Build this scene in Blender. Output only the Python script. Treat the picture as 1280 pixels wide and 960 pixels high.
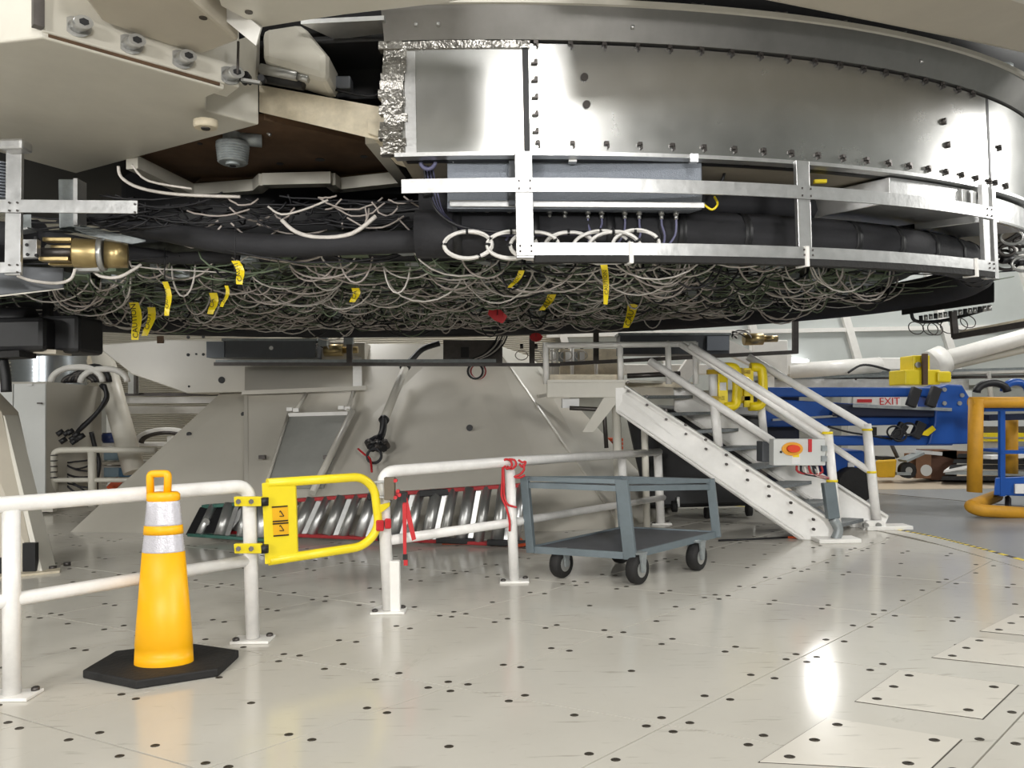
import bpy, bmesh, math, random
from mathutils import Vector, Matrix
random.seed(7)
for o in list(bpy.data.objects): bpy.data.objects.remove(o, do_unlink=True)
SC = bpy.context.scene
COL = SC.collection
V = Vector
# ------------------------------------------------------------------ camera
F = 940.0; EYE = V((0, 0, 1.4)); PITCH = math.atan(32/F); ROLL = 0.0196
cr, sr, cp, sp = math.cos(ROLL), math.sin(ROLL), math.cos(PITCH), math.sin(PITCH)
FWD = V((0, cp, sp)); UP0 = V((0, -sp, cp)); RT0 = V((1, 0, 0))
RT = RT0*cr - UP0*sr; UP = UP0*cr + RT0*sr
cam_d = bpy.data.cameras.new('camera'); cam = bpy.data.objects.new('camera', cam_d); COL.objects.link(cam)
cam_d.sensor_width = 36; cam_d.lens = 36*F/1280; cam_d.clip_start = .05; cam_d.clip_end = 200
m = Matrix((RT, UP, -FWD)).transposed().to_4x4(); m.translation = EYE
cam.matrix_world = m
SC.camera = cam
# ------------------------------------------------------------------ world, exposure, lamps
SC.view_settings.view_transform = 'Standard'; SC.view_settings.look = 'None'
SC.view_settings.gamma = 1; SC.view_settings.use_curve_mapping = False
SC.view_settings.exposure = 0.0
W = bpy.data.worlds.new('world'); SC.world = W; W.use_nodes = True
W.node_tree.nodes['Background'].inputs[0].default_value = (.75, .78, .8, 1)
W.node_tree.nodes['Background'].inputs[1].default_value = 0.12
# x, y, z, size_x, size_y, watts, aim point
LAMPS = [(-4.6, -7.2, 3.7, 1.8, .9, 500, (-3, 8, 1.2), 'left floodlight on the rear wall facing the pedestal'),
         (3.6, -7.2, 3.7, 1.8, .9, 450, (3, 8, 1.2), 'right floodlight on the rear wall facing the stairs'),
         (1.35, -1.6, 5.75, .9, .5, 150, (0.4, 4.0, 1.5), 'floodlight above the camera side facing the metal skirt'),
         (10.2, 5.9, 4.9, 1.1, .6, 190, (4, 6, 1.5), 'floodlight on the right wall facing the telescope'),
         (5.6, 14.2, 3.75, .42, .2, 24, (2, 5, 0), 'work light hanging behind the mirror cell on the right'),
         (-11.4, -.4, 3.4, 1.4, .8, 230, (-4.5, 11, 1.5), 'floodlight at the left wall facing the pedestal head'),
         (-5.2, 0.5, 7.0, 1.5, 1.5, 90, (-4, 3, 0), 'bay light over the left railing'),
         (4.5, 1.5, 7.0, 1.5, 1.5, 80, (4, 3, 0), 'bay light over the floor hatches'),
         (9.0, 13.5, 7.5, 1.5, 1.5, 250, (9, 13, 0), 'bay light over the blue boom lift'),
         (-3.5, 14.8, 7.2, 1.5, 1.5, 150, (-3, 12, 0), 'bay light behind the white pedestal'),
         (2.5, 15.3, 7.2, 1.5, 1.5, 120, (2, 12, 0), 'bay light behind the steel stairs')]
# ------------------------------------------------------------------ pixel <-> world helpers
def ray(px, py): return FWD + RT*((px-640)/F) + UP*((480-py)/F)
def P(px, py, Y):
    d = ray(px, py); return EYE + d*(Y/d.y)
def G(px, py, z=0.0):
    d = ray(px, py); return EYE + d*((z-EYE.z)/d.z)
def proj(p):
    q = p-EYE; w = q.dot(FWD); return 640+F*q.dot(RT)/w, 480-F*q.dot(UP)/w
# ------------------------------------------------------------------ materials
def lin(h):
    h = h.lstrip('#'); c = [int(h[i:i+2], 16)/255 for i in (0, 2, 4)]
    return tuple(x/12.92 if x <= .04045 else ((x+.055)/1.055)**2.4 for x in c)+(1,)
def M(name, col, rough=.5, metal=0., var=.10, scale=5., bump=0., bscale=60., rvar=0., spec=.5, emit=None, stretch=None):
    m = bpy.data.materials.new(name); m.use_nodes = True; nt = m.node_tree; N = nt.nodes; L = nt.links
    b = N['Principled BSDF']; c = lin(col)
    b.inputs['Roughness'].default_value = rough; b.inputs['Metallic'].default_value = metal
    b.inputs['Specular IOR Level'].default_value = spec
    tc = N.new('ShaderNodeTexCoord'); src = tc.outputs['Object']
    if stretch:
        mp = N.new('ShaderNodeMapping'); mp.inputs['Scale'].default_value = stretch; L.new(src, mp.inputs[0]); src = mp.outputs[0]
    n = N.new('ShaderNodeTexNoise'); n.inputs['Scale'].default_value = scale; n.inputs['Detail'].default_value = 6
    n.inputs['Roughness'].default_value = .65; L.new(src, n.inputs['Vector'])
    r = N.new('ShaderNodeValToRGB'); r.color_ramp.elements[0].position = .3; r.color_ramp.elements[1].position = .72
    r.color_ramp.elements[0].color = tuple(x*(1-var) for x in c[:3])+(1,)
    r.color_ramp.elements[1].color = tuple(min(1, x*(1+var*.6)) for x in c[:3])+(1,)
    L.new(n.outputs[0], r.inputs[0]); L.new(r.outputs[0], b.inputs['Base Color'])
    if rvar:
        mr = N.new('ShaderNodeMapRange'); mr.inputs[3].default_value = max(.03, rough-rvar); mr.inputs[4].default_value = rough+rvar
        L.new(n.outputs[0], mr.inputs[0]); L.new(mr.outputs[0], b.inputs['Roughness'])
    if bump:
        n2 = N.new('ShaderNodeTexNoise'); n2.inputs['Scale'].default_value = bscale; n2.inputs['Detail'].default_value = 3
        L.new(src, n2.inputs['Vector'])
        bp = N.new('ShaderNodeBump'); bp.inputs['Strength'].default_value = bump; bp.inputs['Distance'].default_value = .02
        L.new(n2.outputs[0], bp.inputs['Height']); L.new(bp.outputs[0], b.inputs['Normal'])
    if emit:
        b.inputs['Emission Color'].default_value = c; b.inputs['Emission Strength'].default_value = emit
    return m
def floor_mat(name, col, rough, dark):
    m = M(name, col, rough, 0, .05, 1.3, .012, 5, .03); nt = m.node_tree; N = nt.nodes; L = nt.links
    b = N['Principled BSDF']; base = b.inputs['Base Color'].links[0].from_socket
    geo = N.new('ShaderNodeNewGeometry')
    n1 = N.new('ShaderNodeTexNoise'); n1.inputs['Scale'].default_value = 2.2; n1.inputs['Detail'].default_value = 9; n1.inputs['Roughness'].default_value = .8
    n1.inputs['Distortion'].default_value = 1.6; L.new(geo.outputs['Position'], n1.inputs['Vector'])
    r1 = N.new('ShaderNodeValToRGB'); r1.color_ramp.elements[0].position = .60; r1.color_ramp.elements[1].position = .80
    r1.color_ramp.elements[0].color = (0, 0, 0, 1); r1.color_ramp.elements[1].color = (.55, .55, .55, 1)
    L.new(n1.outputs[0], r1.inputs[0])
    mp = N.new('ShaderNodeMapping'); mp.inputs['Scale'].default_value = (1.2, 9, 1); mp.inputs['Rotation'].default_value = (0, 0, .5)
    L.new(geo.outputs['Position'], mp.inputs[0])
    n3 = N.new('ShaderNodeTexNoise'); n3.inputs['Scale'].default_value = 3; n3.inputs['Detail'].default_value = 8; L.new(mp.outputs[0], n3.inputs['Vector'])
    r3 = N.new('ShaderNodeValToRGB'); r3.color_ramp.elements[0].position = .62; r3.color_ramp.elements[1].position = .74
    r3.color_ramp.elements[0].color = (0, 0, 0, 1); r3.color_ramp.elements[1].color = (.5, .5, .5, 1); L.new(n3.outputs[0], r3.inputs[0])
    mx = N.new('ShaderNodeMath'); mx.operation = 'MAXIMUM'; L.new(r1.outputs[0], mx.inputs[0]); L.new(r3.outputs[0], mx.inputs[1])
    mix = N.new('ShaderNodeMix'); mix.data_type = 'RGBA'; L.new(mx.outputs[0], mix.inputs['Factor'])
    L.new(base, mix.inputs['A']); mix.inputs['B'].default_value = lin(dark); L.new(mix.outputs['Result'], b.inputs['Base Color'])
    return m
def wave_mat(name, col, scale, axis='Z', strength=.6, rough=.5, metal=0):
    m = M(name, col, rough, metal, .08, 2); nt = m.node_tree; N = nt.nodes; L = nt.links
    geo = N.new('ShaderNodeNewGeometry'); w = N.new('ShaderNodeTexWave'); w.bands_direction = axis; w.inputs['Scale'].default_value = scale
    L.new(geo.outputs['Position'], w.inputs['Vector']); bp = N.new('ShaderNodeBump'); bp.inputs['Strength'].default_value = strength; bp.inputs['Distance'].default_value = .03
    L.new(w.outputs[0], bp.inputs['Height']); L.new(bp.outputs[0], N['Principled BSDF'].inputs['Normal']); return m
m_floor = floor_mat('floor_paint', '#cbc7be', .15, '#857d70')
m_hatch = floor_mat('hatch_paint', '#d9d4ca', .24, '#5d5548')
m_gap = M('seam_dark', '#6b6459', .9)
m_grey = floor_mat('grey_floor', '#8a8c8e', .33, '#6d6f70')
m_beige = floor_mat('beige_floor', '#b3a592', .45, '#8a7f70')
m_bolt = M('bolt_dark', '#4a443c', .45, .5, .3, 40)
m_cream = M('cream_paint', '#cecabf', .4, 0, .07, 2.5, .04, 12)
m_cream2 = M('cream_paint_worn', '#cfc4ad', .5, 0, .22, 9, .1, 25)
m_beigep = M('beige_paint', '#bab2a3', .5, 0, .08, 2)
m_ped = M('pedestal_paint', '#cfcabf', .29, 0, .05, 1.2, .01, 4, .03)
m_white = M('white_paint', '#eeece8', .3, 0, .06, 8)
m_whiter = M('white_rail', '#f1efec', .28, 0, .08, 14, .03, 30)
m_brown = M('rust_brown', '#5d4632', .75, 0, .35, 4)
m_alu = M('aluminium_sheet', '#bdbdbb', .26, .95, .08, 3, .02, 3, .05)
m_alu2 = M('aluminium_bar', '#d2d2d2', .36, .9, .1, 14, .05, 40, .1)
m_alu_shade = M('shaded_aluminium', '#8d8b88', .38, .9, .12, 3, .02, 3, .05)  # aluminium sheet darkened: the band's downward-facing shade put into its colour
m_panel = M('panel_grey', '#a7a7a2', .42, .15, .1, 4)
m_ring = M('underside_plate', '#948c7e', .5, 0, .15, 4)
m_foil = M('foil_tape', '#a8a5a0', .3, 1, .35, 25, .9, 22)
m_galv = M('galvanised', '#9ca2a4', .45, .45, .2, 18, .1, 20)
m_steel = M('steel', '#b4b4b2', .32, .75, .15, 12)
m_dsteel = M('dark_steel', '#5a5654', .45, .8, .2, 14)
m_black = M('black_paint', '#17171a', .5, 0, .3, 6)
m_foam = M('black_foam_insulation', '#26262a', .75, 0, .25, 5, .15, 30)
m_rubber = M('rubber', '#1e1d1d', .75, 0, .3, 12, .2, 40)
m_under = M('cell_underside', '#33352f', .8, 0, .7, 11)
m_grbox = M('grey_enclosure', '#8b919b', .42, .35, .08, 60, .35, 160)
m_grbox2 = M('dark_grey_enclosure', '#5f6267', .5, .2, .08, 8)
m_yel = M('yellow_paint', '#f2d81d', .35, 0, .06, 6)
m_yel2 = M('gate_yellow', '#f3dc2a', .32, 0, .05, 6)
m_cone = M('cone_orange', '#fdb703', .42, 0, .07, 3)
m_refl = M('reflective_sleeve', '#d4d2da', .3, .25, .1, 60, .15, 120)
m_red = M('red', '#c3262c', .5, 0, .12, 10)
m_redr = M('ladder_red', '#a8272b', .45, 0, .18, 10)
m_green = M('ladder_green', '#3f6d62', .5, 0, .2, 10)
m_orange = M('orange', '#d2552a', .5, 0, .1, 10)
m_blue = M('blue_paint', '#174c9c', .35, 0, .1, 3)
m_navy = M('navy_paint', '#0e1730', .4, 0, .15, 3)
m_cartm = M('cart_grey', '#6f7a80', .45, .25, .12, 8, .04, 40)
m_cartt = M('cart_tray', '#55575c', .5, .2, .15, 10)
m_pad = M('ochre_padding', '#c58f1f', .6, 0, .15, 6, .1, 20)
m_brass = M('brass', '#b09c70', .36, .9, .12, 10)
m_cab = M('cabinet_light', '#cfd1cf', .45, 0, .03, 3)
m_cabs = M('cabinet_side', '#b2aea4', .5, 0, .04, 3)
m_cable = M('cable_white', '#d6d0ca', .5, 0, .15, 20)
m_cablep = M('cable_pink', '#b8aea8', .55, 0, .2, 20)
m_cableb = M('cable_black', '#1b1b20', .5, 0, .2, 20)
m_cableg = M('cable_green', '#6c7a62', .55, 0, .35, 20)
m_cabler = M('cable_brown', '#666a5a', .55, 0, .35, 20)
m_cablev = M('cable_violet', '#6d6d8d', .5, 0, .2, 20)
m_coil = M('coil_white', '#e6e3df', .4, 0, .06, 20)
m_wall = M('wall_panel_grey', '#c3c8c6', .5, 0, .04, 2)
m_wallb = M('wall_base', '#9fa19c', .7, 0, .1, 3)
m_siding = wave_mat('siding_beige', '#bbb6a8', 7, 'Z', .8)
m_duct = wave_mat('ribbed_duct', '#b8bdc2', 6, 'Z', .9, .3, .9)
m_ceil = M('ceiling_paint', '#c8c8c4', .8)
m_lamp = M('lamp_diffuser', '#fffdf5', .5, 0, 0, 5, emit=9)
m_brownbox = M('brown_carton', '#7d5a42', .75, 0, .2, 5)
m_paper = M('white_sheet', '#dedede', .6, 0, .1, 5)
m_bin = M('blue_bin', '#9db8cd', .4, 0, .12, 4)
m_tapeb = M('print_black', '#1c1a10', .6)
m_tread = M('grating_tread', '#8a8f92', .45, .6, .3, 60, .5, 90)
# ------------------------------------------------------------------ mesh builder
class MB:
    def __init__(s): s.v = []; s.f = []; s.s = []
    def add(s, vs, fs, sm=False):
        n = len(s.v); s.v += [V(v) for v in vs]
        for i, f in enumerate(fs):
            s.f.append(tuple(n+k for k in f)); s.s.append(sm if isinstance(sm, bool) else sm[i])
        return s
    def hexa(s, p):            # p: 4 bottom, 4 top
        return s.add(p, [(3, 2, 1, 0), (4, 5, 6, 7), (0, 1, 5, 4), (1, 2, 6, 5), (2, 3, 7, 6), (3, 0, 4, 7)])
    def box(s, c, d, rz=0):
        c = V(c); x, y, z = d[0]/2, d[1]/2, d[2]/2; R = Matrix.Rotation(rz, 3, 'Z')
        return s.hexa([c+R@V(q) for q in ((-x, -y, -z), (x, -y, -z), (x, y, -z), (-x, y, -z), (-x, -y, z), (x, -y, z), (x, y, z), (-x, y, z))])
    def prism(s, poly, ext):
        ext = V(ext); n = len(poly); poly = [V(p) for p in poly]
        fs = [tuple(range(n-1, -1, -1)), tuple(range(n, 2*n))]+[(i, (i+1) % n, n+(i+1) % n, n+i) for i in range(n)]
        return s.add(poly+[p+ext for p in poly], fs)
    def bar(s, a, b, w, h, up=(0, 0, 1)):
        a, b = V(a), V(b); d = (b-a).normalized(); up = V(up)
        sd = d.cross(up)
        if sd.length < 1e-4: sd = d.cross(V((0, 1, 0)))
        sd.normalize(); u = sd.cross(d).normalized(); sd *= w/2; u *= h/2
        return s.hexa([a-sd-u, a+sd-u, b+sd-u, b-sd-u, a-sd+u, a+sd+u, b+sd+u, b-sd+u])
    def cyl(s, a, b, r, r2=None, n=14, cap=True):
        a, b = V(a), V(b); r2 = r if r2 is None else r2; d = (b-a).normalized()
        x = d.orthogonal().normalized(); y = d.cross(x)
        A = [a+(x*math.cos(2*math.pi*i/n)+y*math.sin(2*math.pi*i/n))*r for i in range(n)]
        B = [b+(x*math.cos(2*math.pi*i/n)+y*math.sin(2*math.pi*i/n))*r2 for i in range(n)]
        fs = [(i, (i+1) % n, n+(i+1) % n, n+i) for i in range(n)]; sm = [True]*n
        if cap: fs += [tuple(range(n-1, -1, -1)), tuple(range(n, 2*n))]; sm += [False, False]
        return s.add(A+B, fs, sm)
    def tube(s, pts, r, n=8, closed=False):
        pts = [V(p) for p in pts]; k = len(pts); out = []; x = None
        for i, p in enumerate(pts):
            if closed: d = pts[(i+1) % k]-pts[i-1]
            else: d = pts[min(i+1, k-1)]-pts[max(i-1, 0)]
            d.normalize()
            if x is None: x = d.orthogonal().normalized()
            x = (x-d*x.dot(d)); x = x.normalized() if x.length > 1e-5 else d.orthogonal().normalized()
            y = d.cross(x)
            out += [p+(x*math.cos(2*math.pi*j/n)+y*math.sin(2*math.pi*j/n))*r for j in range(n)]
        fs = []; 
        for i in range(k if closed else k-1):
            a = i*n; b = ((i+1) % k)*n
            fs += [(a+j, a+(j+1) % n, b+(j+1) % n, b+j) for j in range(n)]
        sm = [True]*len(fs)
        if not closed: fs += [tuple(range(n-1, -1, -1)), tuple(range((k-1)*n, k*n))]; sm += [False, False]
        return s.add(out, fs, sm)
    def lathe(s, c, prof, n=24, sx=1, sy=1, smooth=True):
        c = V(c); out = []; k = len(prof)
        for r, z in prof:
            out += [c+V((r*sx*math.cos(2*math.pi*j/n), r*sy*math.sin(2*math.pi*j/n), z)) for j in range(n)]
        fs = []
        for i in range(k-1): fs += [(i*n+j, i*n+(j+1) % n, (i+1)*n+(j+1) % n, (i+1)*n+j) for j in range(n)]
        sm = [smooth]*len(fs); fs += [tuple(range(n-1, -1, -1)), tuple(range((k-1)*n, k*n))]; sm += [False, False]
        return s.add(out, fs, sm)
    def build(s, name, mat, parent=None, bev=0, kind=None, label=None):
        me = bpy.data.meshes.new(name)
        lo = V([min(v[i] for v in s.v) for i in range(3)]); hi = V([max(v[i] for v in s.v) for i in range(3)])
        base = V(((lo.x+hi.x)/2, (lo.y+hi.y)/2, lo.z))
        me.from_pydata([v-base for v in s.v], [], s.f); me.materials.append(mat)
        me.polygons.foreach_set('use_smooth', s.s)
        bm = bmesh.new(); bm.from_mesh(me); bmesh.ops.recalc_face_normals(bm, faces=bm.faces); bm.to_mesh(me); bm.free()
        o = bpy.data.objects.new(name, me); COL.objects.link(o)
        if parent is not None: o.parent = parent; o.location = base-wloc(parent)
        else: o.location = base
        if bev:
            md = o.modifiers.new('bevel', 'BEVEL'); md.width = bev; md.segments = 2; md.limit_method = 'ANGLE'; md.angle_limit = .7
        if kind: o['kind'] = kind
        if label: o['label'] = label
        return o
def wloc(o):
    l = o.location.copy()
    while o.parent is not None: o = o.parent; l = l+o.location
    return l
def tag(o, label, cat, group=None):
    o['label'] = label; o['category'] = cat
    if group: o['group'] = group
    return o
def thing(name, label, cat, loc, group=None):
    o = bpy.data.objects.new(name, None); COL.objects.link(o); o.location = loc; o.empty_display_size = .1
    return tag(o, label, cat, group)
def struct(mb, name, mat): return mb.build(name, mat, kind='structure')
def solo(mb, name, mat, label, cat, group=None, bev=0): return tag(mb.build(name, mat, bev=bev), label, cat, group)
def inst(src, name, loc_w, parent=None, rot=None, scale=None):
    o = bpy.data.objects.new(name, src.data); COL.objects.link(o)
    if parent is not None: o.parent = parent; o.location = V(loc_w)-wloc(parent)
    else: o.location = loc_w
    if rot: o.rotation_euler = rot
    if scale: o.scale = scale
    return o
def text(body, origin, xdir, ydir, size, mat, name, parent, align='CENTER'):
    cu = bpy.data.curves.new('txt', 'FONT'); cu.body = body; cu.size = size; cu.align_x = align; cu.align_y = 'CENTER'; cu.extrude = size*.01; cu.resolution_u = 2
    t = bpy.data.objects.new('txt', cu); COL.objects.link(t)
    bpy.context.view_layer.update()
    me = bpy.data.meshes.new_from_object(t.evaluated_get(bpy.context.evaluated_depsgraph_get()))
    bpy.data.objects.remove(t, do_unlink=True)
    xd = V(xdir); yd = V(ydir); nn = xd.normalized().cross(yd.normalized())
    for v in me.vertices: v.co = xd*v.co.x+yd*v.co.y+nn*v.co.z
    me.materials.clear(); me.materials.append(mat)
    o = bpy.data.objects.new(name, me); COL.objects.link(o)
    o.parent = parent; o.location = V(origin)-wloc(parent)
    return o
def arcpts(pts, r=.1, n=6):
    """round the inner corners of a polyline"""
    pts = [V(p) for p in pts]; out = [pts[0]]
    for i in range(1, len(pts)-1):
        a, b, c = pts[i-1], pts[i], pts[i+1]; rr = min(r, (a-b).length*.49, (c-b).length*.49)
        p = b+(a-b).normalized()*rr; q = b+(c-b).normalized()*rr
        for k in range(n+1):
            t = k/n; out.append(p*(1-t)**2+b*2*t*(1-t)+q*t*t)
    return out+[pts[-1]]
# ================================================================== SETTING
mb = MB().box((0, 5, -.12), (28, 26, .2)); floor_outer = struct(mb, 'floor_outer', m_grey)
mb = MB().prism([V((-13.9, 12.3, -.02)), V((-13.9, 17.9, -.02)), V((13.9, 17.9, -.02)), V((13.9, 12.0, -.02)), V((9, 12.0, -.02)), V((4.8, 12.4, -.02))], (0, 0, .006))
struct(mb, 'floor_back', m_beige)
mb = MB().bar(G(1090, 616), G(1290, 634), .03, .006); 
o = mb.build('floor_joint', m_gap, floor_outer)
# rotating floor: outer edge through the striped tape, inner seam a hand's width inside
def cr_curve(pts, n=6):
    out = []
    for i in range(len(pts)-1):
        p0 = pts[max(i-1, 0)]; p1 = pts[i]; p2 = pts[i+1]; p3 = pts[min(i+2, len(pts)-1)]
        for k in range(n):
            t = k/n; out.append(.5*((2*p1)+(p2-p0)*t+(2*p0-5*p1+4*p2-p3)*t*t+(3*p1-p0-3*p2+p3)*t**3))
    return out+[pts[-1]]
EDGE = [V((3.6, -4.5, 0)), V((4.15, 1.5, 0)), V((4.5, 4.6, 0)), G(1279, 699), G(1220, 683), G(1189, 675), G(1158, 668), G(1114, 660), V((3.75, 9.7, 0)), V((2.2, 11.6, 0))]
EDGE = [V((p.x, p.y, 0)) for p in cr_curve(EDGE, 5)]
INNER = [V((p.x-.27, p.y-.05, 0)) for p in EDGE]
OUTP = EDGE+[V((-1, 12.2, 0)), V((-9.5, 12.2, 0)), V((-9.5, -4.5, 0))]
INP = INNER+[V((-1, 12.15, 0)), V((-9.5, 12.15, 0)), V((-9.5, -4.55, 0))]
floor = struct(MB().prism([p+V((0, 0, -.03)) for p in OUTP], (0, 0, .019)), 'floor', m_gap)
def clip(poly, region):
    n = len(region)
    for i in range(n):
        a, b = region[i], region[(i+1) % n]; out = []
        def side(p): return (b.x-a.x)*(p.y-a.y)-(b.y-a.y)*(p.x-a.x)
        for j in range(len(poly)):
            p, q = poly[j-1], poly[j]; sp_, sq = side(p), side(q)
            if sq >= 0:
                if sp_ < 0: out.append(p+(q-p)*(sp_/(sp_-sq)))
                out.append(q)
            elif sp_ >= 0: out.append(p+(q-p)*(sp_/(sp_-sq)))
        poly = out
        if len(poly) < 3: return []
    return poly
D1 = V((.91, .845, 0)); D2 = V((1.0, -.51, 0)); C0 = V((-.348, 3.87, 0))
bolt_pos = []
def in_view(p):
    x, y = proj(p); return p.y > 1 and -60 < x < 1340 and 520 < y < 1010
for i in range(-9, 12):
    for j in range(-10, 12):
        o0 = C0+D1*i+D2*j
        g1 = D1*.0035; g2 = D2*.0035
        q = [o0+g1+g2, o0+D2-g2+g1, o0+D1+D2-g1-g2, o0+D1-g1+g2]
        if not any(p.y > 1.2 and in_view(p) for p in [o0+D1*a+D2*b for a in (0, .5, 1) for b in (0, .5, 1)]):
            # far or outside plates still close the floor
            if (o0+D1*.5+D2*.5).y < -4: continue
        c = clip(q, INP)
        if not c: continue
        ar = sum(c[k-1].x*c[k].y-c[k].x*c[k-1].y for k in range(len(c)))/2
        if abs(ar) < .02: continue
        z = random.uniform(-.0012, 0)
        pl = MB().prism([p+V((0, 0, -.012+z)) for p in c], (0, 0, .012)).build('floor_plate', m_floor, floor)
        for a, b in [(.05, .05), (.95, .05), (.05, .95), (.95, .95)]+[(k, e) for k in (.34, .66) for e in (.05, .95)]+[(e, k) for k in (.34, .66) for e in (.05, .95)]+[(.5, .5)]:
            p = o0+D1*a+D2*b+V((random.uniform(-.012, .012), random.uniform(-.012, .012), 0))
            if a == .5 and random.random() < .5: continue
            if random.random() < .1: continue
            if in_view(p) and len(clip([p+V((-.03, -.03, 0)), p+V((.03, -.03, 0)), p+V((.03, .03, 0)), p+V((-.03, .03, 0))], INP)) == 4: bolt_pos.append((p.y, p, pl, z))
bolt_pos.sort(key=lambda t: t[0])
bsrc = MB().lathe((0, 0, 0), [(.0175, 0), (.0175, .0016), (.015, .003), (.008, .003), (.007, .001)], 10, 1.15, .85).build('bolt', m_bolt, floor)
bsrc.location = bolt_pos[0][1]+V((0, 0, .0))-wloc(floor)
for k, (y, p, pl, z) in enumerate(bolt_pos[1:300]): inst(bsrc, 'bolt', p+V((0, 0, z)), pl)
mb = MB()
for y, p, pl, z in bolt_pos[300:]: mb.lathe(p+V((0, 0, z)), [(.018, 0), (.018, .002)], 6, 1.15, .85)
mb.build('distant_bolts', m_bolt, floor, kind='stuff')
# rim segments and striped tape
nE = len(EDGE)
for k in range(nE-1):
    d = (EDGE[k+1]-EDGE[k])*.003
    MB().prism([p+V((0, 0, -.012)) for p in (INNER[k]+V((.012, 0, 0))+d, EDGE[k]+d, EDGE[k+1]-d, INNER[k+1]+V((.012, 0, 0))-d)], (0, 0, .012)).build('rim_plate', m_floor, floor)
tp = [p for p in cr_curve(EDGE, 4) if p.y > 3]
L = 0; acc = [tp[0]]; k = 0; pts = []
for a, b in zip(tp, tp[1:]):
    n = max(1, int((b-a).length/.075))
    for q in range(n): pts.append(a+(b-a)*(q/n))
for k in range(0, len(pts)-2, 2):
    a, b = pts[k], pts[k+2]; n = V((b.y-a.y, a.x-b.x, 0)).normalized()
    MB().prism([a-n*.05+V((0, 0, .0005)), a-n*.005+V((0, 0, .0005)), b-n*.005+V((0, 0, .0005)), b-n*.05+V((0, 0, .0005))], (0, 0, .002)).build('tape_stripe', m_yel if (k//2) % 2 else m_black, floor)
# bolted hatch covers in the floor
HATCH = [[(1124, 839), (1272, 857), (1228, 899), (1070, 877)], [(1035, 898), (1201, 925), (1160, 964), (950, 953)],
         [(1213, 797), (1345, 812), (1318, 838), (1166, 822)], [(1268, 768), (1390, 782), (1370, 803), (1226, 789)]]
for h in HATCH:
    q = [G(x, y) for x, y in h]; c = sum(q, V((0, 0, 0)))/4
    fr = MB().prism([c+(p-c)*1.02+V((0, 0, .0003)) for p in q], (0, 0, .0012)).build('hatch_gap', m_bolt, floor)
    hc = MB().prism([p+V((0, 0, .0005)) for p in q], (0, 0, .004)).build('hatch_cover', m_hatch, floor)
    for u, v in ((.13, .12), (.13, .5), (.13, .88), (.85, .15), (.85, .85)):
        p = q[0]*(1-u)*(1-v)+q[1]*u*(1-v)+q[2]*u*v+q[3]*(1-u)*v
        inst(bsrc, 'bolt', p+V((0, 0, .0035)), hc, scale=(1.15, 1.15, 1))
# walls
YB = 17.0
struct(MB().box((-6.5, YB+.1, 4.4), (15, .2, 9.2)), 'wall_back', m_siding)
wbr = struct(MB().box((7.5, YB+.1, 4.4), (13, .2, 9.2)), 'wall_back_right', m_wallb)
for i in range(6):
    for j in range(5):
        x0 = 1.2+i*2.15; z0 = 1.6+j*1.5
        if j == 0: z0 = 1.75
        sl = .55
        zz0, zz1 = z0, (z0+1.42 if j else 3.05)
        q = [V((x0+.05-sl*(zz0-3)/1.5*.7, YB-.05, zz0)), V((x0+2.08-sl*(zz0-3)/1.5*.7, YB-.05, zz0)), V((x0+2.08-sl*(zz1-3)/1.5*.7, YB-.05, zz1)), V((x0+.05-sl*(zz1-3)/1.5*.7, YB-.05, zz1))]
        MB().prism(q, (0, .06, 0)).build('wall_panel', m_wall, wbr)
for i in range(6):
    x0 = 1.2+i*2.15-.02
    a = V((x0-.55*(1.75-3)/1.5*.7, YB-.1, 1.75)); b = V((x0-.55*(8-3)/1.5*.7, YB-.1, 8))
    MB().bar(a, b, .16, .12, (0, 1, 0)).build('mullion', m_white, wbr)
for z in (3.05, 4.55): MB().bar((.8, YB-.1, z), (13.8, YB-.1, z), .1, .09).build('mullion', m_white, wbr)
struct(MB().box((-14, 5, 4.4), (.2, 26, 9.2)), 'wall_left', m_wallb)
struct(MB().box((14, 5, 4.4), (.2, 26, 9.2)), 'wall_right', m_wall)
struct(MB().box((0, -8, 4.4), (28, .2, 9.2)), 'wall_rear', m_wall)
struct(MB().box((0, 5, 9.1), (28, 26, .2)), 'ceiling', m_ceil)
# lamps
for x, y, z, sx, sy, w, aim, lab in LAMPS:
    t = thing('work_lamp', lab, 'lamp', (x, y, z), 'hall lamps')
    d = (V(aim)-V((x, y, z))).normalized(); q = d.to_track_quat('-Z', 'Y'); R = q.to_matrix()
    def T(p): return V((x, y, z))+R@V(p)
    def tb(c, s):
        a, b, e = s[0]/2, s[1]/2, s[2]/2
        return [T((c[0]+i*a, c[1]+j*b, c[2]+k*e)) for k in (-1, 1) for i, j in ((-1, -1), (1, -1), (1, 1), (-1, 1))]
    MB().hexa(tb((0, 0, .12), (sx*1.06, sy*1.06, .12))).build('housing', m_dsteel, t)
    MB().hexa(tb((0, 0, .045), (sx, sy, .02))).build('diffuser', m_lamp, t)
    hp = T((0, 0, .18)); 
    MB().cyl(hp, V((hp.x, hp.y, 9.0)), .025).build('hanger', m_dsteel, t)
    ld = bpy.data.lights.new('lamp_light', 'AREA'); ld.shape = 'RECTANGLE'; ld.size = sx; ld.size_y = sy; ld.energy = w; ld.color = (1, .985, .955)
    lo = bpy.data.objects.new('lamp_light', ld); COL.objects.link(lo); lo.parent = t; lo.location = R@V((0, 0, .02)); lo.rotation_euler = q.to_euler()
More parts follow.
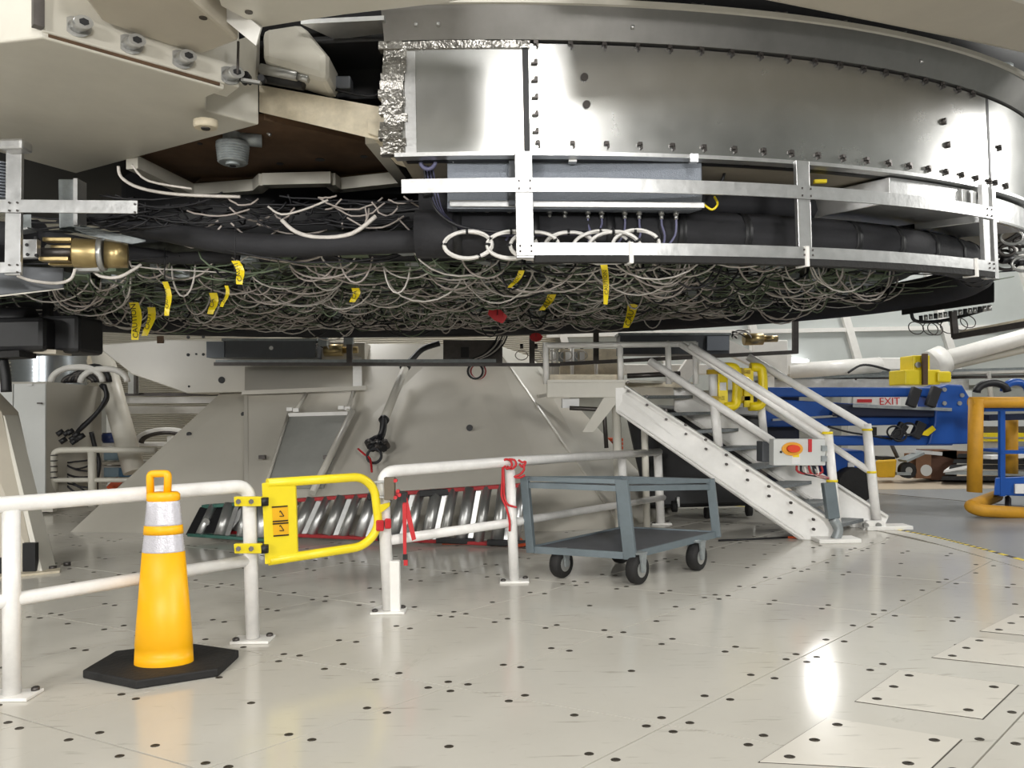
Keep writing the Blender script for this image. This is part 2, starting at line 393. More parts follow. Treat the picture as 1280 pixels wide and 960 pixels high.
# ================================================================== MIRROR CELL (elliptic drum overhead)
CX, CY, EA, EB = -.5, 8.2, 5.9, 3.3
def E(t, off=0., z=0.): return V((CX+(EA+off*1.35)*math.sin(t), CY-(EB+off)*math.cos(t), z))
def tpx(px, off=0., z=3.1, lo=-.9, hi=1.25):
    for _ in range(40):
        mid = (lo+hi)/2
        if proj(E(mid, off, z))[0] < px: lo = mid
        else: hi = mid
    return (lo+hi)/2
def zpx(py, p):            # height at which a vertical line through p meets image row py
    lo, hi = -1., 8.
    for _ in range(40):
        mid = (lo+hi)/2
        if proj(V((p.x, p.y, mid)))[1] > py: lo = mid
        else: hi = mid
    return (lo+hi)/2
def arc(mb, prof, t0, t1, n, smooth=True):
    """loft a closed (off, z) profile along the drum"""
    k = len(prof); vs = []
    for i in range(n+1):
        t = t0+(t1-t0)*i/n
        vs += [E(t, o, z) for o, z in prof]
    fs = []; sm = []
    for i in range(n):
        for j in range(k):
            a = i*k; b = a+k; fs.append((a+j, a+(j+1) % k, b+(j+1) % k, b+j)); sm.append(smooth)
    fs += [tuple(range(k-1, -1, -1)), tuple(range(n*k, (n+1)*k))]; sm += [False, False]
    return mb.add(vs, fs, sm)
def split_smooth(o, ang=.6):
    for p in o.data.polygons: p.use_smooth = True
    me = o.data
    bm = bmesh.new(); bm.from_mesh(me)
    for e in bm.edges:
        if len(e.link_faces) == 2: e.smooth = e.calc_face_angle(0) < ang
    bm.to_mesh(me); bm.free(); return o
ZB, ZT, ZU = 3.10, 3.83, 4.04
cell = thing('mirror_cell', 'huge round mirror cell drum with shiny metal skirt hanging over the floor', 'mirror cell', (CX, CY, 2.55))
T0, T1, T2, T3 = tpx(494), tpx(659), tpx(1238), 1.75
# skirt panels
pans = []
for a, b in ((T0, T1-.002), (T1+.002, T2-.003), (T2+.004, T3)):
    n = max(4, int((b-a)/.03)); o = arc(MB(), [(0, ZB), (0, ZT), (-.03, ZT), (-.03, ZB)], a, b, n).build('skirt_panel', m_alu, cell); split_smooth(o); pans.append(o)
split_smooth(arc(MB(), [(-.02, ZT+.012), (.015, ZT+.02), (.1, ZU), (.08, ZU+.01), (-.05, ZT+.03)], T0-.01, T3, 60).build('upper_band', m_alu_shade, cell))
split_smooth(arc(MB(), [(.075, ZU), (.125, ZU), (.125, ZU+.035), (.075, ZU+.035)], T0+.03, T3, 60).build('top_lip', m_cream, cell))
split_smooth(arc(MB(), [(-.06, ZB-.03), (.03, ZB-.03), (.03, ZB-.004), (-.06, ZB-.004)], T0, T3, 60).build('bottom_lip', m_alu2, cell))
split_smooth(arc(MB(), [(-.05, ZB-.03), (-.05, ZU-.1), (-.12, ZU-.1), (-.12, ZB-.03)], T0+.01, T3, 60).build('inner_drum', m_black, cell))
for tz in (T1, T2): arc(MB(), [(.003, ZB), (.003, ZT), (-.03, ZT), (-.03, ZB)], tz-.0035, tz+.0035, 1, False).build('seam_strip', m_black, cell)
# foil tape at the left end and along the top of the first panel
mb = MB(); random.seed(3)
for i in range(14):
    z0 = ZB-.01+i*.054; w = random.uniform(-.004, .004)
    arc(mb, [(.012+random.uniform(0, .014), z0), (.012+random.uniform(0, .014), z0+.056), (-.04, z0+.056), (-.04, z0)], T0-.014+w, T0+.012+w, 3, False)
mb.build('foil_tape_strip', m_foil, cell)
mb = MB()
for i in range(9):
    a = T0+.005+(T1-T0)*i/9; arc(mb, [(.006+random.uniform(0, .012), ZT-.035), (.012+random.uniform(0, .012), ZT+.012), (-.03, ZT+.012), (-.03, ZT-.035)], a, a+(T1-T0)/9, 2, False)
mb.build('foil_tape_strip', m_foil, cell)
arc(MB(), [(.006, ZB+.0), (.008, ZT-.05), (-.02, ZT-.05), (-.02, ZB)], T0+.012, T0+.024, 2, False).build('foil_tape_strip', m_alu2, cell)
# hook clips along the seams (shared mesh)
clip_src = MB().box((0, 0, .0), (.03, .022, .022)).box((.011, 0, -.018), (.011, .022, .03)).build('clip', m_dsteel, pans[1])
clip_src.location = E(T1+.012, .012, ZB+.03)-wloc(pans[1])
k = 0
for i in range(1, 19):
    t = T1+.012+(T2-T1-.02)*i/18; inst(clip_src, 'clip', E(t, .012, ZB+.028), pans[1], rot=(0, 0, t*.9))
for i in range(18):
    t = T1+.012+(T2-T1-.02)*i/18; inst(clip_src, 'clip', E(t, .012, ZT-.03), pans[1], rot=(0, 0, t*.9))
for i in range(5): inst(clip_src, 'clip', E(T1+.006, .012, ZB+.14+i*.115), pans[1], rot=(0, 1.57, 0))
for i in range(3): inst(clip_src, 'clip', E(T2+.012+i*.02, .012, ZB+.03+(i == 1)*.3), pans[2], rot=(0, 0, T2*.9))
for px, py in ((731, 97), (733, 131), (1182, 152), (1186, 181)):
    t = tpx(px, .01, 3.5); MB().cyl(E(t, .016, zpx(py, E(t, 0))), E(t, -.01, zpx(py, E(t, 0))), .026, n=10).build('lifting_stud', m_dsteel, pans[1])
for px in (520, 548, 790, 1150): # rivet heads on the upper band
    t = tpx(px, .05, 3.95); MB().lathe(E(t, .06, 3.93), [(.012, -.01), (.012, .01)], 8).build('rivet', m_alu2, cell)
# underside ring plate, drum wall, honeycomb underside
arc(MB(), [(-.06, ZB-.02), (-1.0, ZB-.02), (-1.0, ZB+.03), (-.06, ZB+.03)], T0+.005, 4.4, 90, False).build('ring_plate', m_ring, cell)
mb = MB(); mb.lathe((CX, CY, 2.72), [(1, 0), (1, .1)], 72, EA-1.15, EB-.85); mb.build('honeycomb_plate', m_under, cell)
split_smooth(arc(MB(), [(-1.0, 2.74), (-.9, 2.74), (-.9, ZB), (-1.0, ZB)], T0, 2*math.pi-1.0, 96).build('drum_wall', m_black, cell))
mb = MB(); mb.lathe((CX, CY, 2.8), [(1, 0), (1, 1.2)], 72, EA-2.2, EB-2.0); mb.build('cell_body', m_black, cell)
pp = [E(-.03+(2*math.pi-.72)*i/120, -.42, 2.66) for i in range(121)]
MB().tube(pp, .17, 12).build('insulated_pipe', m_foam, cell)
pp = [E(-.03+(2*math.pi-.72)*i/120, -.62, 2.95) for i in range(121)]
MB().tube(pp, .12, 10).build('insulated_pipe', m_foam, cell)
for i in range(13):      # foam joint sleeves
    t = .02+i*.1; a = E(t, -.42, 2.66); b = E(t+.012, -.42, 2.66); MB().cyl(a, b, .174, n=14).build('pipe_sleeve', m_black, cell)
# straight insulated pipes under the left half
MB().tube(arcpts([P(95, 262, 6.0), P(195, 287, 5.75), P(312, 309, 5.55), P(545, 301, 5.6), P(600, 295, 5.75)], .35), .085, 12).build('insulated_pipe', m_foam, cell)
MB().tube(arcpts([P(0, 285, 6.4), P(190, 322, 6.1), P(400, 318, 6.0), P(560, 318, 6.0)], .3), .06, 12).build('insulated_pipe', m_foam, cell)
MB().hexa([P(535, 322, 5.5), P(562, 322, 5.5), P(562, 322, 5.8), P(535, 322, 5.8), P(532, 248, 5.5), P(560, 248, 5.5), P(560, 248, 5.8), P(532, 248, 5.8)]).build('pipe_box', m_foam, cell, bev=.03)
# top of the drum: dark deck, grey boxes, cable runs
mb = MB(); mb.lathe((CX, CY, ZU-.12), [(1, 0), (1, .05)], 72, EA-.15, EB-.12); mb.build('top_deck', m_black, cell)
mb = MB(); mb.lathe((CX, CY, ZU+.0), [(1, 0), (1, 1.5)], 72, EA+.06, EB-.2); mb.build('mirror_housing', m_black, cell)
for px, w, h in ((930, .5, .12), (985, .35, .13), (610, .4, .1), (730, .3, .12), (1105, .4, .05)):
    t = tpx(px, -.25, 4.1); MB().box(E(t, -.25, ZU+.0+h/2), (w, .2, h), t*.8).build('deck_box', m_grbox2, cell, bev=.01)
t = tpx(1250, -.1, 4.1); MB().lathe(E(t, -.12, ZU-.05), [(.13, 0), (.13, .05), (.1, .06), (.1, .22), (.13, .23), (.13, .27)], 16).build('filter_canister', m_galv, cell)
for px in (575, 760, 690, 870, 975, 1050, 1125, 1180): 
    t = tpx(px, .1, 4.08); c = E(t, .09, ZU+.035)
    MB().tube([c+V((-.05, 0, 0)), c+V((-.02, -.01, .02)), c+V((.02, -.015, .005)), c+V((.06, 0, .018))], .006, 5).build('latch_wire', m_dsteel, cell)
# ---------- wires: nobody could count them
random.seed(11)
def rnd_in(k=1.0):
    while True:
        u, v = random.uniform(-1, 1), random.uniform(-1, 1)
        if u*u+v*v < 1: return V((CX+u*(EA-1.45)*k, CY-.18+v*(EB-.9)*k, 0))
def drape(p, q, sag, z, n=9, jit=.02):
    out = []
    for i in range(n+1):
        t = i/n; c = p+(q-p)*t; out.append(V((c.x+random.uniform(-jit, jit), c.y+random.uniform(-jit, jit), z-sag*4*t*(1-t)+random.uniform(-jit, jit)*.4)))
    return out
def arcw(p, w, sag, z, ang, n=10):
    d = V((math.cos(ang), math.sin(ang), 0)); return [p+d*(w*math.cos(math.pi*(1-i/n)))+V((0, 0, z-sag*math.sin(math.pi*i/n))) for i in range(n+1)]
KIN = [(m_cable, .008, 200, 'white'), (m_cablep, .0085, 220, 'pink grey'), (m_cabler, .0075, 110, 'brown'), (m_cableb, .009, 380, 'black'), (m_cableg, .008, 420, 'green grey')]
for mt, r, n, nm in KIN:
    mb = MB()
    for i in range(n):
        p = rnd_in(.97)
        if i % 5 == 0 or nm in ('white', 'pink grey') and i % 3 != 0:
            w = random.uniform(.1, .4); mb.tube(arcw(p, w, random.uniform(.12, .3), random.uniform(2.63, 2.73), random.gauss(0, .3)), r, 5)
        else:
            q = p+V((random.gauss(0, .8), random.gauss(0, .25), 0)); mb.tube(drape(p, q, random.uniform(0, .1), random.uniform(2.58, 2.71), 10, .012), r*.8, 4)
    mb.build('hanging_wires', mt, cell, kind='stuff', label=nm+' wires hanging under the cell')
mb = MB()   # an orderly row of white loops along the far edge of the bundle
for i in range(34):
    t = math.pi-.95+i*1.9/33; c = E(t, -1.15-random.uniform(0, .2), 0)
    mb.tube(arcw(c, random.uniform(.28, .42), random.uniform(.15, .2), 2.71, 0), .011, 5)
for i in range(30):
    t = math.pi-1.0+i*2.0/29; c = E(t, -1.6-random.uniform(0, .4), 0)
    mb.tube(arcw(c, random.uniform(.22, .36), random.uniform(.15, .2), 2.7, random.gauss(0, .1)), .010, 5)
mb.build('hanging_loops', m_cablep, cell, kind='stuff', label='pale loops of cable along the far edge')
mb = MB()
for i in range(420):
    p = rnd_in(.98); s = random.uniform(.03, .11); mb.box(p+V((0, 0, 2.69-s*.4)), (s*1.6, s, s*.8), random.uniform(0, 3))
mb.build('actuator_blocks', m_galv, cell, kind='stuff', label='small grey actuator blocks among the wires')
mb = MB()
for i in range(300):
    p = rnd_in(.98); s = random.uniform(.05, .14); mb.box(p+V((0, 0, 2.70-s*.3)), (s*1.8, s, s*.6), random.uniform(0, 3))
mb.build('support_pads', m_cableg, cell, kind='stuff', label='green grey pads among the wires')
# near wires above the pipe, left (behind the yoke) and inside the guard frame
mb = MB()
for i in range(70):
    a = P(random.uniform(130, 520), random.uniform(243, 285), 5.62); b = a+V((random.uniform(-1.1, 1.1), random.uniform(-.1, .3), random.uniform(-.05, .05)))
    mb.tube(drape(a, b, random.uniform(0, .1), (a.z+b.z)/2, 8, .008), .008, 5)
mb.build('loose_wires', m_cableb, cell, kind='stuff')
mb = MB()
for i in range(20):
    a = P(random.uniform(200, 520), random.uniform(245, 285), 5.6); b = a+V((random.uniform(-.5, .5), random.uniform(-.1, .3), 0))
    mb.tube(drape(a, b, random.uniform(0, .14), a.z, 8, .008), .007, 5)
mb.build('loose_wires', m_cablep, cell, kind='stuff')
for pts, r in (([(148, 208), (152, 222), (175, 235), (222, 243), (300, 246)], .012), ([(165, 206), (185, 226), (240, 236)], .009), ([(352, 275), (370, 290), (400, 297), (440, 292), (470, 270)], .016), ([(335, 258), (352, 268), (380, 262), (410, 250)], .008)):
    MB().tube(cr_curve([P(x, y, 5.5) for x, y in pts], 4), r, 6).build('loose_cable', m_cable, cell)
# ---------- caution tape strips and red tags
def tape(x0, y0, x1, y1, Y, w, word, lab):
    w *= 1.0*(Y2 := (2.46-1.4)*F/(512-.0196*(x0-640)-y0))/Y; Y = Y2
    a, b = P(x0, y0, Y), P(x1, y1, Y); d = b-a; s = V((w/2, 0, 0)); n = 5; vs = []; fs = []
    for i in range(n+1):
        t = i/n; c = a+d*t+V((.012*math.sin(4*t), .02*math.sin(5*t), 0)); k = s*math.cos(t*.9)+V((0, .01*t, 0))
        vs += [c-k, c+k, c+k+V((0, .004, 0)), c-k+V((0, .004, 0))]
    for i in range(n):
        o = 4*i
        for j in range(4): fs.append((o+j, o+(j+1) % 4, o+4+(j+1) % 4, o+4+j))
    fs += [(3, 2, 1, 0), (4*n, 4*n+1, 4*n+2, 4*n+3)]
    t = solo(MB().add(vs, fs), 'caution_tape', m_yel, lab, 'warning tape', 'caution tape strips in the wiring')
    dd = (a-b).normalized()
    MB().cyl(a, V((a.x, a.y, 2.735)), .004, n=5).build('tie_wire', m_cableb, t)
    text(word, (a+b)/2+V((.005, -.022, 0)), dd, dd.cross(V((0, 1, 0)))*1.0, w*.8, m_tapeb, 'lettering', t)
tape(167, 378, 171, 425, 8.6, .11, 'CAUTION', 'longest yellow caution tape strip hanging left over the pedestal head')
tape(189, 384, 183, 420, 8.7, .09, 'CAUT', 'yellow caution tape strip just right of the longest one')
tape(206, 352, 211, 395, 8.2, .06, 'CAUTION', 'narrow yellow caution tape strip in the wires above the grey tray')
tape(266, 366, 265, 393, 8.6, .09, 'CA', 'short yellow caution tape strip left of the grey hanging box')
tape(283, 357, 279, 384, 8.4, .04, 'CAUTION', 'thin sliver of yellow caution tape right of the short strip')
tape(294, 326, 302, 356, 6.9, .075, 'CAUTI', 'yellow caution tape strip hanging just below the left black pipe')
tape(444, 360, 442, 378, 8.2, .085, 'CA', 'small square end of yellow caution tape mid left of the wires')
tape(652, 338, 638, 360, 7.4, .06, 'TION', 'slanted yellow caution tape strip below the first guard post')
tape(690, 368, 678, 388, 8.0, .09, 'AUT', 'twisted yellow caution tape scrap beside the red rag')
tape(754, 326, 758, 381, 7.6, .07, 'CAUTION', 'long narrow yellow caution tape strip below the coils')
tape(791, 380, 783, 410, 9.0, .12, 'CAUT', 'wide yellow caution tape strip above the right grey box')
def rag(cx, cy, w, h, Y, lab, ang=0):
    Y = (2.38-1.4)*F/(512-.0196*(cx-640)-cy) if cy > 350 else Y
    c = P(cx, cy, Y); s = Y/F; n = 8; vs = []
    for i in range(n):
        a = 2*math.pi*i/n; r = random.uniform(.75, 1.1); x = w/2*s*r*math.cos(a); z = h/2*s*r*math.sin(a)
        vs.append(c+V((x*math.cos(ang)-z*math.sin(ang), random.uniform(-.01, .01), x*math.sin(ang)+z*math.cos(ang))))
    t = solo(MB().prism(vs, (0, .025, 0)), 'red_tag', m_red, lab, 'tag', 'red tags in the wiring')
    if cy > 350: MB().cyl(c, V((c.x, c.y, 2.735)), .004, n=5).build('tie_wire', m_cableb, t)
    return t
rag(622, 394, 30, 15, 8.6, 'large crumpled red tag in the middle of the wires', -.6)
rag(670, 421, 16, 12, 9.6, 'small red tag hanging at the lower edge of the wires')
rag(942, 300, 15, 12, 5.9, 'bright red tag behind the guard frame on the right')
# ---------- guard frame of aluminium bars (near)
gf = thing('aluminium_guard', 'bare aluminium guard frame of flat bars along the near rim of the drum', 'guard frame', E(.4, 0, 2.35))
OFG = .06
def gpost(px, y0, y1, w):
    t = tpx(px, OFG, 2.8); p = E(t, OFG); z0 = zpx(y1, p); z1 = ZB-.02
    wd = w/F*p.y; d = (E(t+.01, OFG)-E(t-.01, OFG)).normalized()
    MB().bar(V((p.x, p.y, z0)), V((p.x, p.y, z1)), wd, .035, V((-d.y, d.x, 0))).build('post', m_alu2, gf, bev=.003)
    return t
ta = gpost(655, 180, 323, 22); tb_ = gpost(1003, 195, 331, 19); tc_ = gpost(1230, 232, 349, 13); gpost(1241, 232, 349, 8)
te = tpx(503, OFG, 2.85)
zm0, zm1 = 2.81, 2.90
arc(MB(), [(OFG+.02, zm0), (OFG+.032, zm0), (OFG+.032, zm1), (OFG+.02, zm1)], te, tc_+.01, 44, False).build('middle_bar', m_alu2, gf)
arc(MB(), [(OFG+.02, 2.395), (OFG+.032, 2.395), (OFG+.032, 2.475), (OFG+.02, 2.475)], ta-.01, tc_+.01, 40, False).build('bottom_bar', m_alu2, gf)
arc(MB(), [(OFG-.03, 2.35), (OFG+.03, 2.35), (OFG+.03, 2.398), (OFG-.03, 2.398)], ta+.01, tc_+.01, 40, False).build('cable_channel', m_rubber, gf)
for px in (786, 1003, 1213):
    t = tpx(px, OFG, 2.4); arc(MB(), [(OFG-.04, 2.34), (OFG+.042, 2.34), (OFG+.042, 2.48), (OFG-.04, 2.48)], t-.0022, t+.0022, 1, False).build('cable_tie', m_coil, gf)
rv = None
for t in (ta, tb_, tc_):
    for dx in (-.006, .006):
        for z in (2.83, 2.88, 2.42, 2.455):
            c = E(t+dx, OFG+.034, z)
            if rv is None: rv = MB().lathe(c, [(.006, -.006), (.006, .006)], 8).build('rivet', m_dsteel, gf); 
            else: inst(rv, 'rivet', c-V((0, 0, .006)), gf)
# left guard frame
gl = thing('aluminium_guard', 'short aluminium guard frame with a cantilevered bar at the left edge', 'guard frame', P(17, 345, 5.0))
a, b = P(17, 344, 5.0), P(19, 187, 5.0); MB().bar(a, b, .105, .03, (0, 1, 0)).build('post', m_alu2, gl, bev=.003)
MB().bar(P(-60, 257, 4.97), P(172, 259, 4.97), .012, .085).build('middle_bar', m_alu2, gl)
MB().bar(P(-60, 336, 4.97), P(27, 334, 4.97), .012, .07).build('bottom_bar', m_alu2, gl)
for x, y in ((11, 253), (21, 253), (11, 263), (21, 263), (168, 255), (168, 265), (11, 331), (21, 331), (21, 340)):
    c = P(x, y, 4.955); MB().cyl(c, c+V((0, .01, 0)), .007, n=8).build('rivet', m_dsteel, gl)
MB().bar(P(20, 190, 4.95), P(20, 176, 4.95), .16, .12, (0, 1, 0)).build('top_bracket', m_alu2, gl, bev=.02)
# ---------- long grey electronics enclosure behind the frame
eb = thing('electronics_box', 'long grey hammered metal electronics box with connectors under the skirt', 'electronics box', P(700, 270, 5.05))
def pbox(x0, y0, x1, y1, Y, dep, mt, name, parent, bev=0):
    a, b, c, d = P(x0, y1, Y), P(x1, y1, Y), P(x1, y0, Y), P(x0, y0, Y); e = V((0, dep, 0))
    return MB().hexa([a, b, b+e, a+e, d, c, c+e, d+e]).build(name, mt, parent, bev=bev)
MB().hexa([P(559, 261, 5.02), P(878, 262, 5.12), P(860, 268, 5.42), P(559, 268, 5.34), P(559, 190, 5.02), P(877, 197, 5.12), P(877, 200, 5.42), P(559, 193, 5.34)]).build('body', m_grbox, eb, bev=.008)
MB().hexa([P(562, 258, 4.99), P(881, 260, 5.09), P(881, 260, 5.14), P(562, 258, 5.04), P(562, 250, 4.99), P(881, 253, 5.09), P(881, 253, 5.14), P(562, 250, 5.04)]).build('cover_lip', m_alu2, eb, bev=.004)
pbox(636, 192, 648, 256, 4.985, .03, m_grbox2, 'divider', eb)
pbox(559, 191, 636, 196, 5.0, .03, m_grbox2, 'hinge_strip', eb); pbox(664, 193, 870, 198, 5.04, .03, m_grbox2, 'hinge_strip', eb)
for x in (562, 716, 868): pbox(x-5, 192, x+5, 202, 4.99, .05, m_alu2, 'latch', eb)
cn = None; cpos = []
for x in (590, 609, 637, 687, 706, 735, 752, 781, 799, 827, 845): cpos.append((x, 266+(x-590)*.012))
for x, y in cpos:
    c = P(x, y, 5.22)
    g = MB().cyl(c+V((0, 0, .035)), c, .020, n=10).cyl(c, c+V((0, 0, -.03)), .014, n=10).build('connector', m_steel, eb)
    e = c+V((random.uniform(-.1, .02), random.uniform(-.05, .05), -.2)); MB().tube(cr_curve([c+V((0, 0, -.02)), c+V((0, 0, -.07)), (c+e)/2+V((.015, 0, -.04)), e], 3), .008, 6).build('connector_cable', m_cablev, eb)
# violet cable bundle dropping from the drum into the box
vb = thing('cable_bundle', 'violet and black cable bundle drooping left of the electronics box', 'cable bundle', P(540, 285, 5.05))
for k in range(6):
    o = k*3; pts = [(527+k*2, 190), (531+k*2, 215), (535+k*2, 236), (545+o*.6, 262+k), (570+o*.5, 281+k*.8), (610, 289+k*.7), (660, 291+k*.5), (735, 290+k*.3)]
    MB().tube(cr_curve([P(x, y, 5.08+.015*k) for x, y in pts], 4), .011, 6).build('cable', m_cablev if k % 2 else m_cableb, vb)
MB().cyl(P(534, 240, 5.07), P(535, 246, 5.07), .035, n=10).build('cable_clamp', m_black, vb)
mb = MB(); c = P(535, 202, 5.0); mb.tube([c+V((.05*math.cos(a), 0, .05*math.sin(a))) for a in [2*math.pi*i/16 for i in range(16)]], .014, 6, True); mb.build('cable_coil', m_cablev, vb)
# ---------- white cable coils hung on the frame
labs = ['leftmost white cable coil left of the first guard post', 'second white cable coil from the left, partly behind the guard post', 'white cable coil directly behind the first guard post',
        'white cable coil just right of the first guard post', 'white cable coil in the middle of the right hand group', 'white cable coil second from the right end', 'rightmost white cable coil standing highest']
for (x, y, rx, ry), lb in zip([(585, 306, 30, 17), (640, 306, 31, 17), (668, 307, 30, 17), (712, 309, 32, 19), (752, 309, 36, 20), (768, 309, 33, 20), (795, 306, 29, 18)], labs):
    c = P(x, y, 5.02+random.uniform(-.03, .06)); s = c.y/F
    t = thing('cable_coil', lb, 'cable coil', c-V((0, 0, ry*s)), 'white cable coils on the guard frame')
    mb = MB()
    for k in range(5):
        j = random.uniform(-.006, .006); q = random.uniform(-.01, .01)
        mb.tube([c+V(((rx*s+j)*math.cos(a), q+.008*math.sin(3*a+k), (ry*s+j)*math.sin(a))) for a in [2*math.pi*i/28 for i in range(28)]], .009, 6, True)
    mb.build('coil', m_coil, t)
    for a in (.4, 1.6, 3.1, 5.2):
        e = c+V((rx*s*math.cos(a), 0, ry*s*math.sin(a))); tg = V((-rx*math.sin(a), 0, ry*math.cos(a))).normalized()*.008
        MB().cyl(e-tg, e+tg, .024, n=10).build('cable_tie', m_black, t)
pl = P(573, 292, 4.97); 
# ---------- bright sheet metal boxes at the right end
al = thing('metal_box', 'bare sheet metal box under the skirt left of the right guard post', 'metal box', P(1130, 290, 5.6))
tt = tpx(1113, -.02, 2.9); t2 = tpx(1222, -.02, 2.9)
def arcbox(name, mt, par, t0, t1, o0, o1, z0, z1, bev=.006): return arc(MB(), [(o0, z0), (o1, z0), (o1, z1), (o0, z1)], t0, t1, 6, False).build(name, mt, par, bev=bev)
arcbox('body', m_alu2, al, tt, t2, -.02, -.62, 2.87, 3.06)
arcbox('cover_plate', m_alu, al, t2-.05, t2-.01, .0, -.04, 2.89, 3.05)
al2 = thing('metal_box', 'bare sheet metal box at the right picture edge beyond the guard post', 'metal box', P(1260, 290, 6.1))
t3 = tpx(1244, -.02, 2.9); arcbox('body', m_alu2, al2, t3, t3+.16, -.02, -.5, 2.86, 3.05); arcbox('edge_strip', m_alu, al2, t3, t3+.16, .0, -.03, 2.84, 2.858, 0)
sn = thing('sensor_plug', 'small white plug with black lead on the underside plate', 'plug', P(918, 202, 5.5)); c = P(918, 204, 5.4)
MB().box(c, (.09, .05, .04)).build('plug', m_coil, sn); MB().tube(cr_curve([c, c+V((-.06, 0, -.03)), c+V((-.09, 0, -.12)), c+V((-.13, .05, -.2))], 4), .012, 6).build('lead', m_cableb, sn)
c = P(1025, 227, 5.5); solo(MB().box(c, (.09, .03, .025)), 'yellow_clip', m_yel, 'small yellow clip behind the second guard post', 'clip')
MB().tube(cr_curve([P(879, 255, 5.1), P(890, 262, 5.1), P(897, 255, 5.1), P(893, 246, 5.15)], 4), .008, 6).build('ground_wire', m_yel, eb)
# ---------- machinery at the right under the drum
mr = thing('valve_block', 'cluster of steel fittings and hoses under the rim at the right edge', 'fittings', P(1265, 320, 6.9))
for k in range(9):
    c = P(random.uniform(1248, 1290), random.uniform(295, 332), 6.8+random.uniform(0, .3)); r = random.uniform(.04, .08)
    MB().tube([c+V((r*1.6*math.cos(a), 0, r*math.sin(a))) for a in [2*math.pi*i/14 for i in range(14)]], .015, 6, True).build('hose_ring', m_steel if k % 2 else m_dsteel, mr)
for k in range(4):
    c = P(1252+k*10, 325+k*2, 7.0); MB().cyl(c, c+V((.12, 0, .01)), .03, n=10).build('fitting', m_black, mr)
# ================================================================== WHITE SUPPORT STRUCTURE, upper left
sg = thing('support_girder', 'massive cream painted box girder with bolted flange in the upper left', 'girder', G(150, 150, 3.4))
def slab(name, px, z, th, mt, par, bev=0): return MB().prism([G(x, y, z) for x, y in px], (0, 0, th)).build(name, mt, par, bev=bev)
slab('box_beam', [(-120, 60), (-40, 58), (52, 47), (281, 112), (258, 122), (258, 139), (324, 156), (95, 217), (-120, 158)], 3.4, .30, m_cream, sg, .012)
# vertical flange plate above the box, with a brown strip standing in for the dark gap between
a, b = G(52, 47, 3.4), G(299, 116, 3.4); n = V((b.y-a.y, a.x-b.x, 0)).normalized()
d = (b-a).normalized(); up = V((0, 0, 1))
def hexq(a, b, n, t, z0, z1): return [a+up*z0, b+up*z0, b+up*z0-n*t, a+up*z0-n*t, a+up*z1, b+up*z1, b+up*z1-n*t, a+up*z1-n*t]
MB().hexa(hexq(a+d*.03, b-d*.12, n, .25, .012, .03)).build('gap_strip', m_brown, sg)
MB().hexa(hexq(a+n*.012, b+n*.012, n, .2, .03, .85)).build('flange_plate', m_cream, sg, bev=.01)
MB().bar(a+n*.02+up*.04-d*.02, a+n*.02+up*.85-d*.02, .05, .05, n).build('purple_seal', m_dsteel, sg)
# left column continuing upward
slab('column', [(-140, 55), (-40, 50), (48, 40), (52, 47), (-30, 62)], 3.47, 1.0, m_cream, sg)
for x, y in ((97, 34), (163, 56), (227, 75), (287, 95)):
    # bolt on the flange face
    r = ray(x, y); t = ((a+n*.012-EYE).dot(n))/r.dot(n); c = EYE+r*t
    bo = MB().cyl(c, c+n*.012, .055, n=18).cyl(c+n*.012, c+n*.075, .036, n=16).build('flange_bolt', m_steel, sg); bo.scale = (1.45, 1, 1)
    MB().cyl(c+n*.07, c+n*.078, .02, n=6).build('hex_socket', m_black, bo)
# arm reaching out of the flange towards the viewer
slab('arm', [(128, 28), (210, 57), (254, 68), (299, 51), (233, -6), (200, -60), (60, -60)], 3.56, .5, m_beigep, sg, .02)
# end face between arm and box
A = P(297, 52, 4.62); 
MB().hexa([P(296, 103, 4.6), P(324, 104, 5.1), P(324, 104, 5.2), P(296, 103, 4.75), P(297, 50, 4.6), P(325, 40, 5.05), P(325, 40, 5.2), P(297, 50, 4.75)]).build('end_plate', m_cream, sg)
MB().bar(P(298, 52, 4.5), P(297, 92, 4.5), .012, .012, (0, 1, 0)).build('cable_trim', m_dsteel, sg)
c = P(257, 158, 4.86)
MB().lathe(c-V((0, 0, .012)), [(.07, 0), (.075, .02), (.075, .05)], 20, 1.05, .8).build('cover_disc', m_cream2, sg)
MB().lathe(c-V((0, 0, .02)), [(.028, 0), (.03, .02)], 14).build('drain_plug', m_dsteel, sg)
# limit switch at the corner
ls = thing('limit_switch', 'small dark limit switch with two rollers on the girder end', 'switch', P(312, 100, 4.55))
for x, y, r in ((307, 93, .022), (326, 97, .022), (303, 99, .018), (309, 100, .012)): MB().cyl(P(x, y, 4.56), P(x, y, 4.56)+V((0, .05, 0)), r, n=12).build('roller', m_black, ls)
MB().bar(P(302, 100, 4.55), P(326, 104, 4.55), .03, .018).build('arm_plate', m_steel, ls)
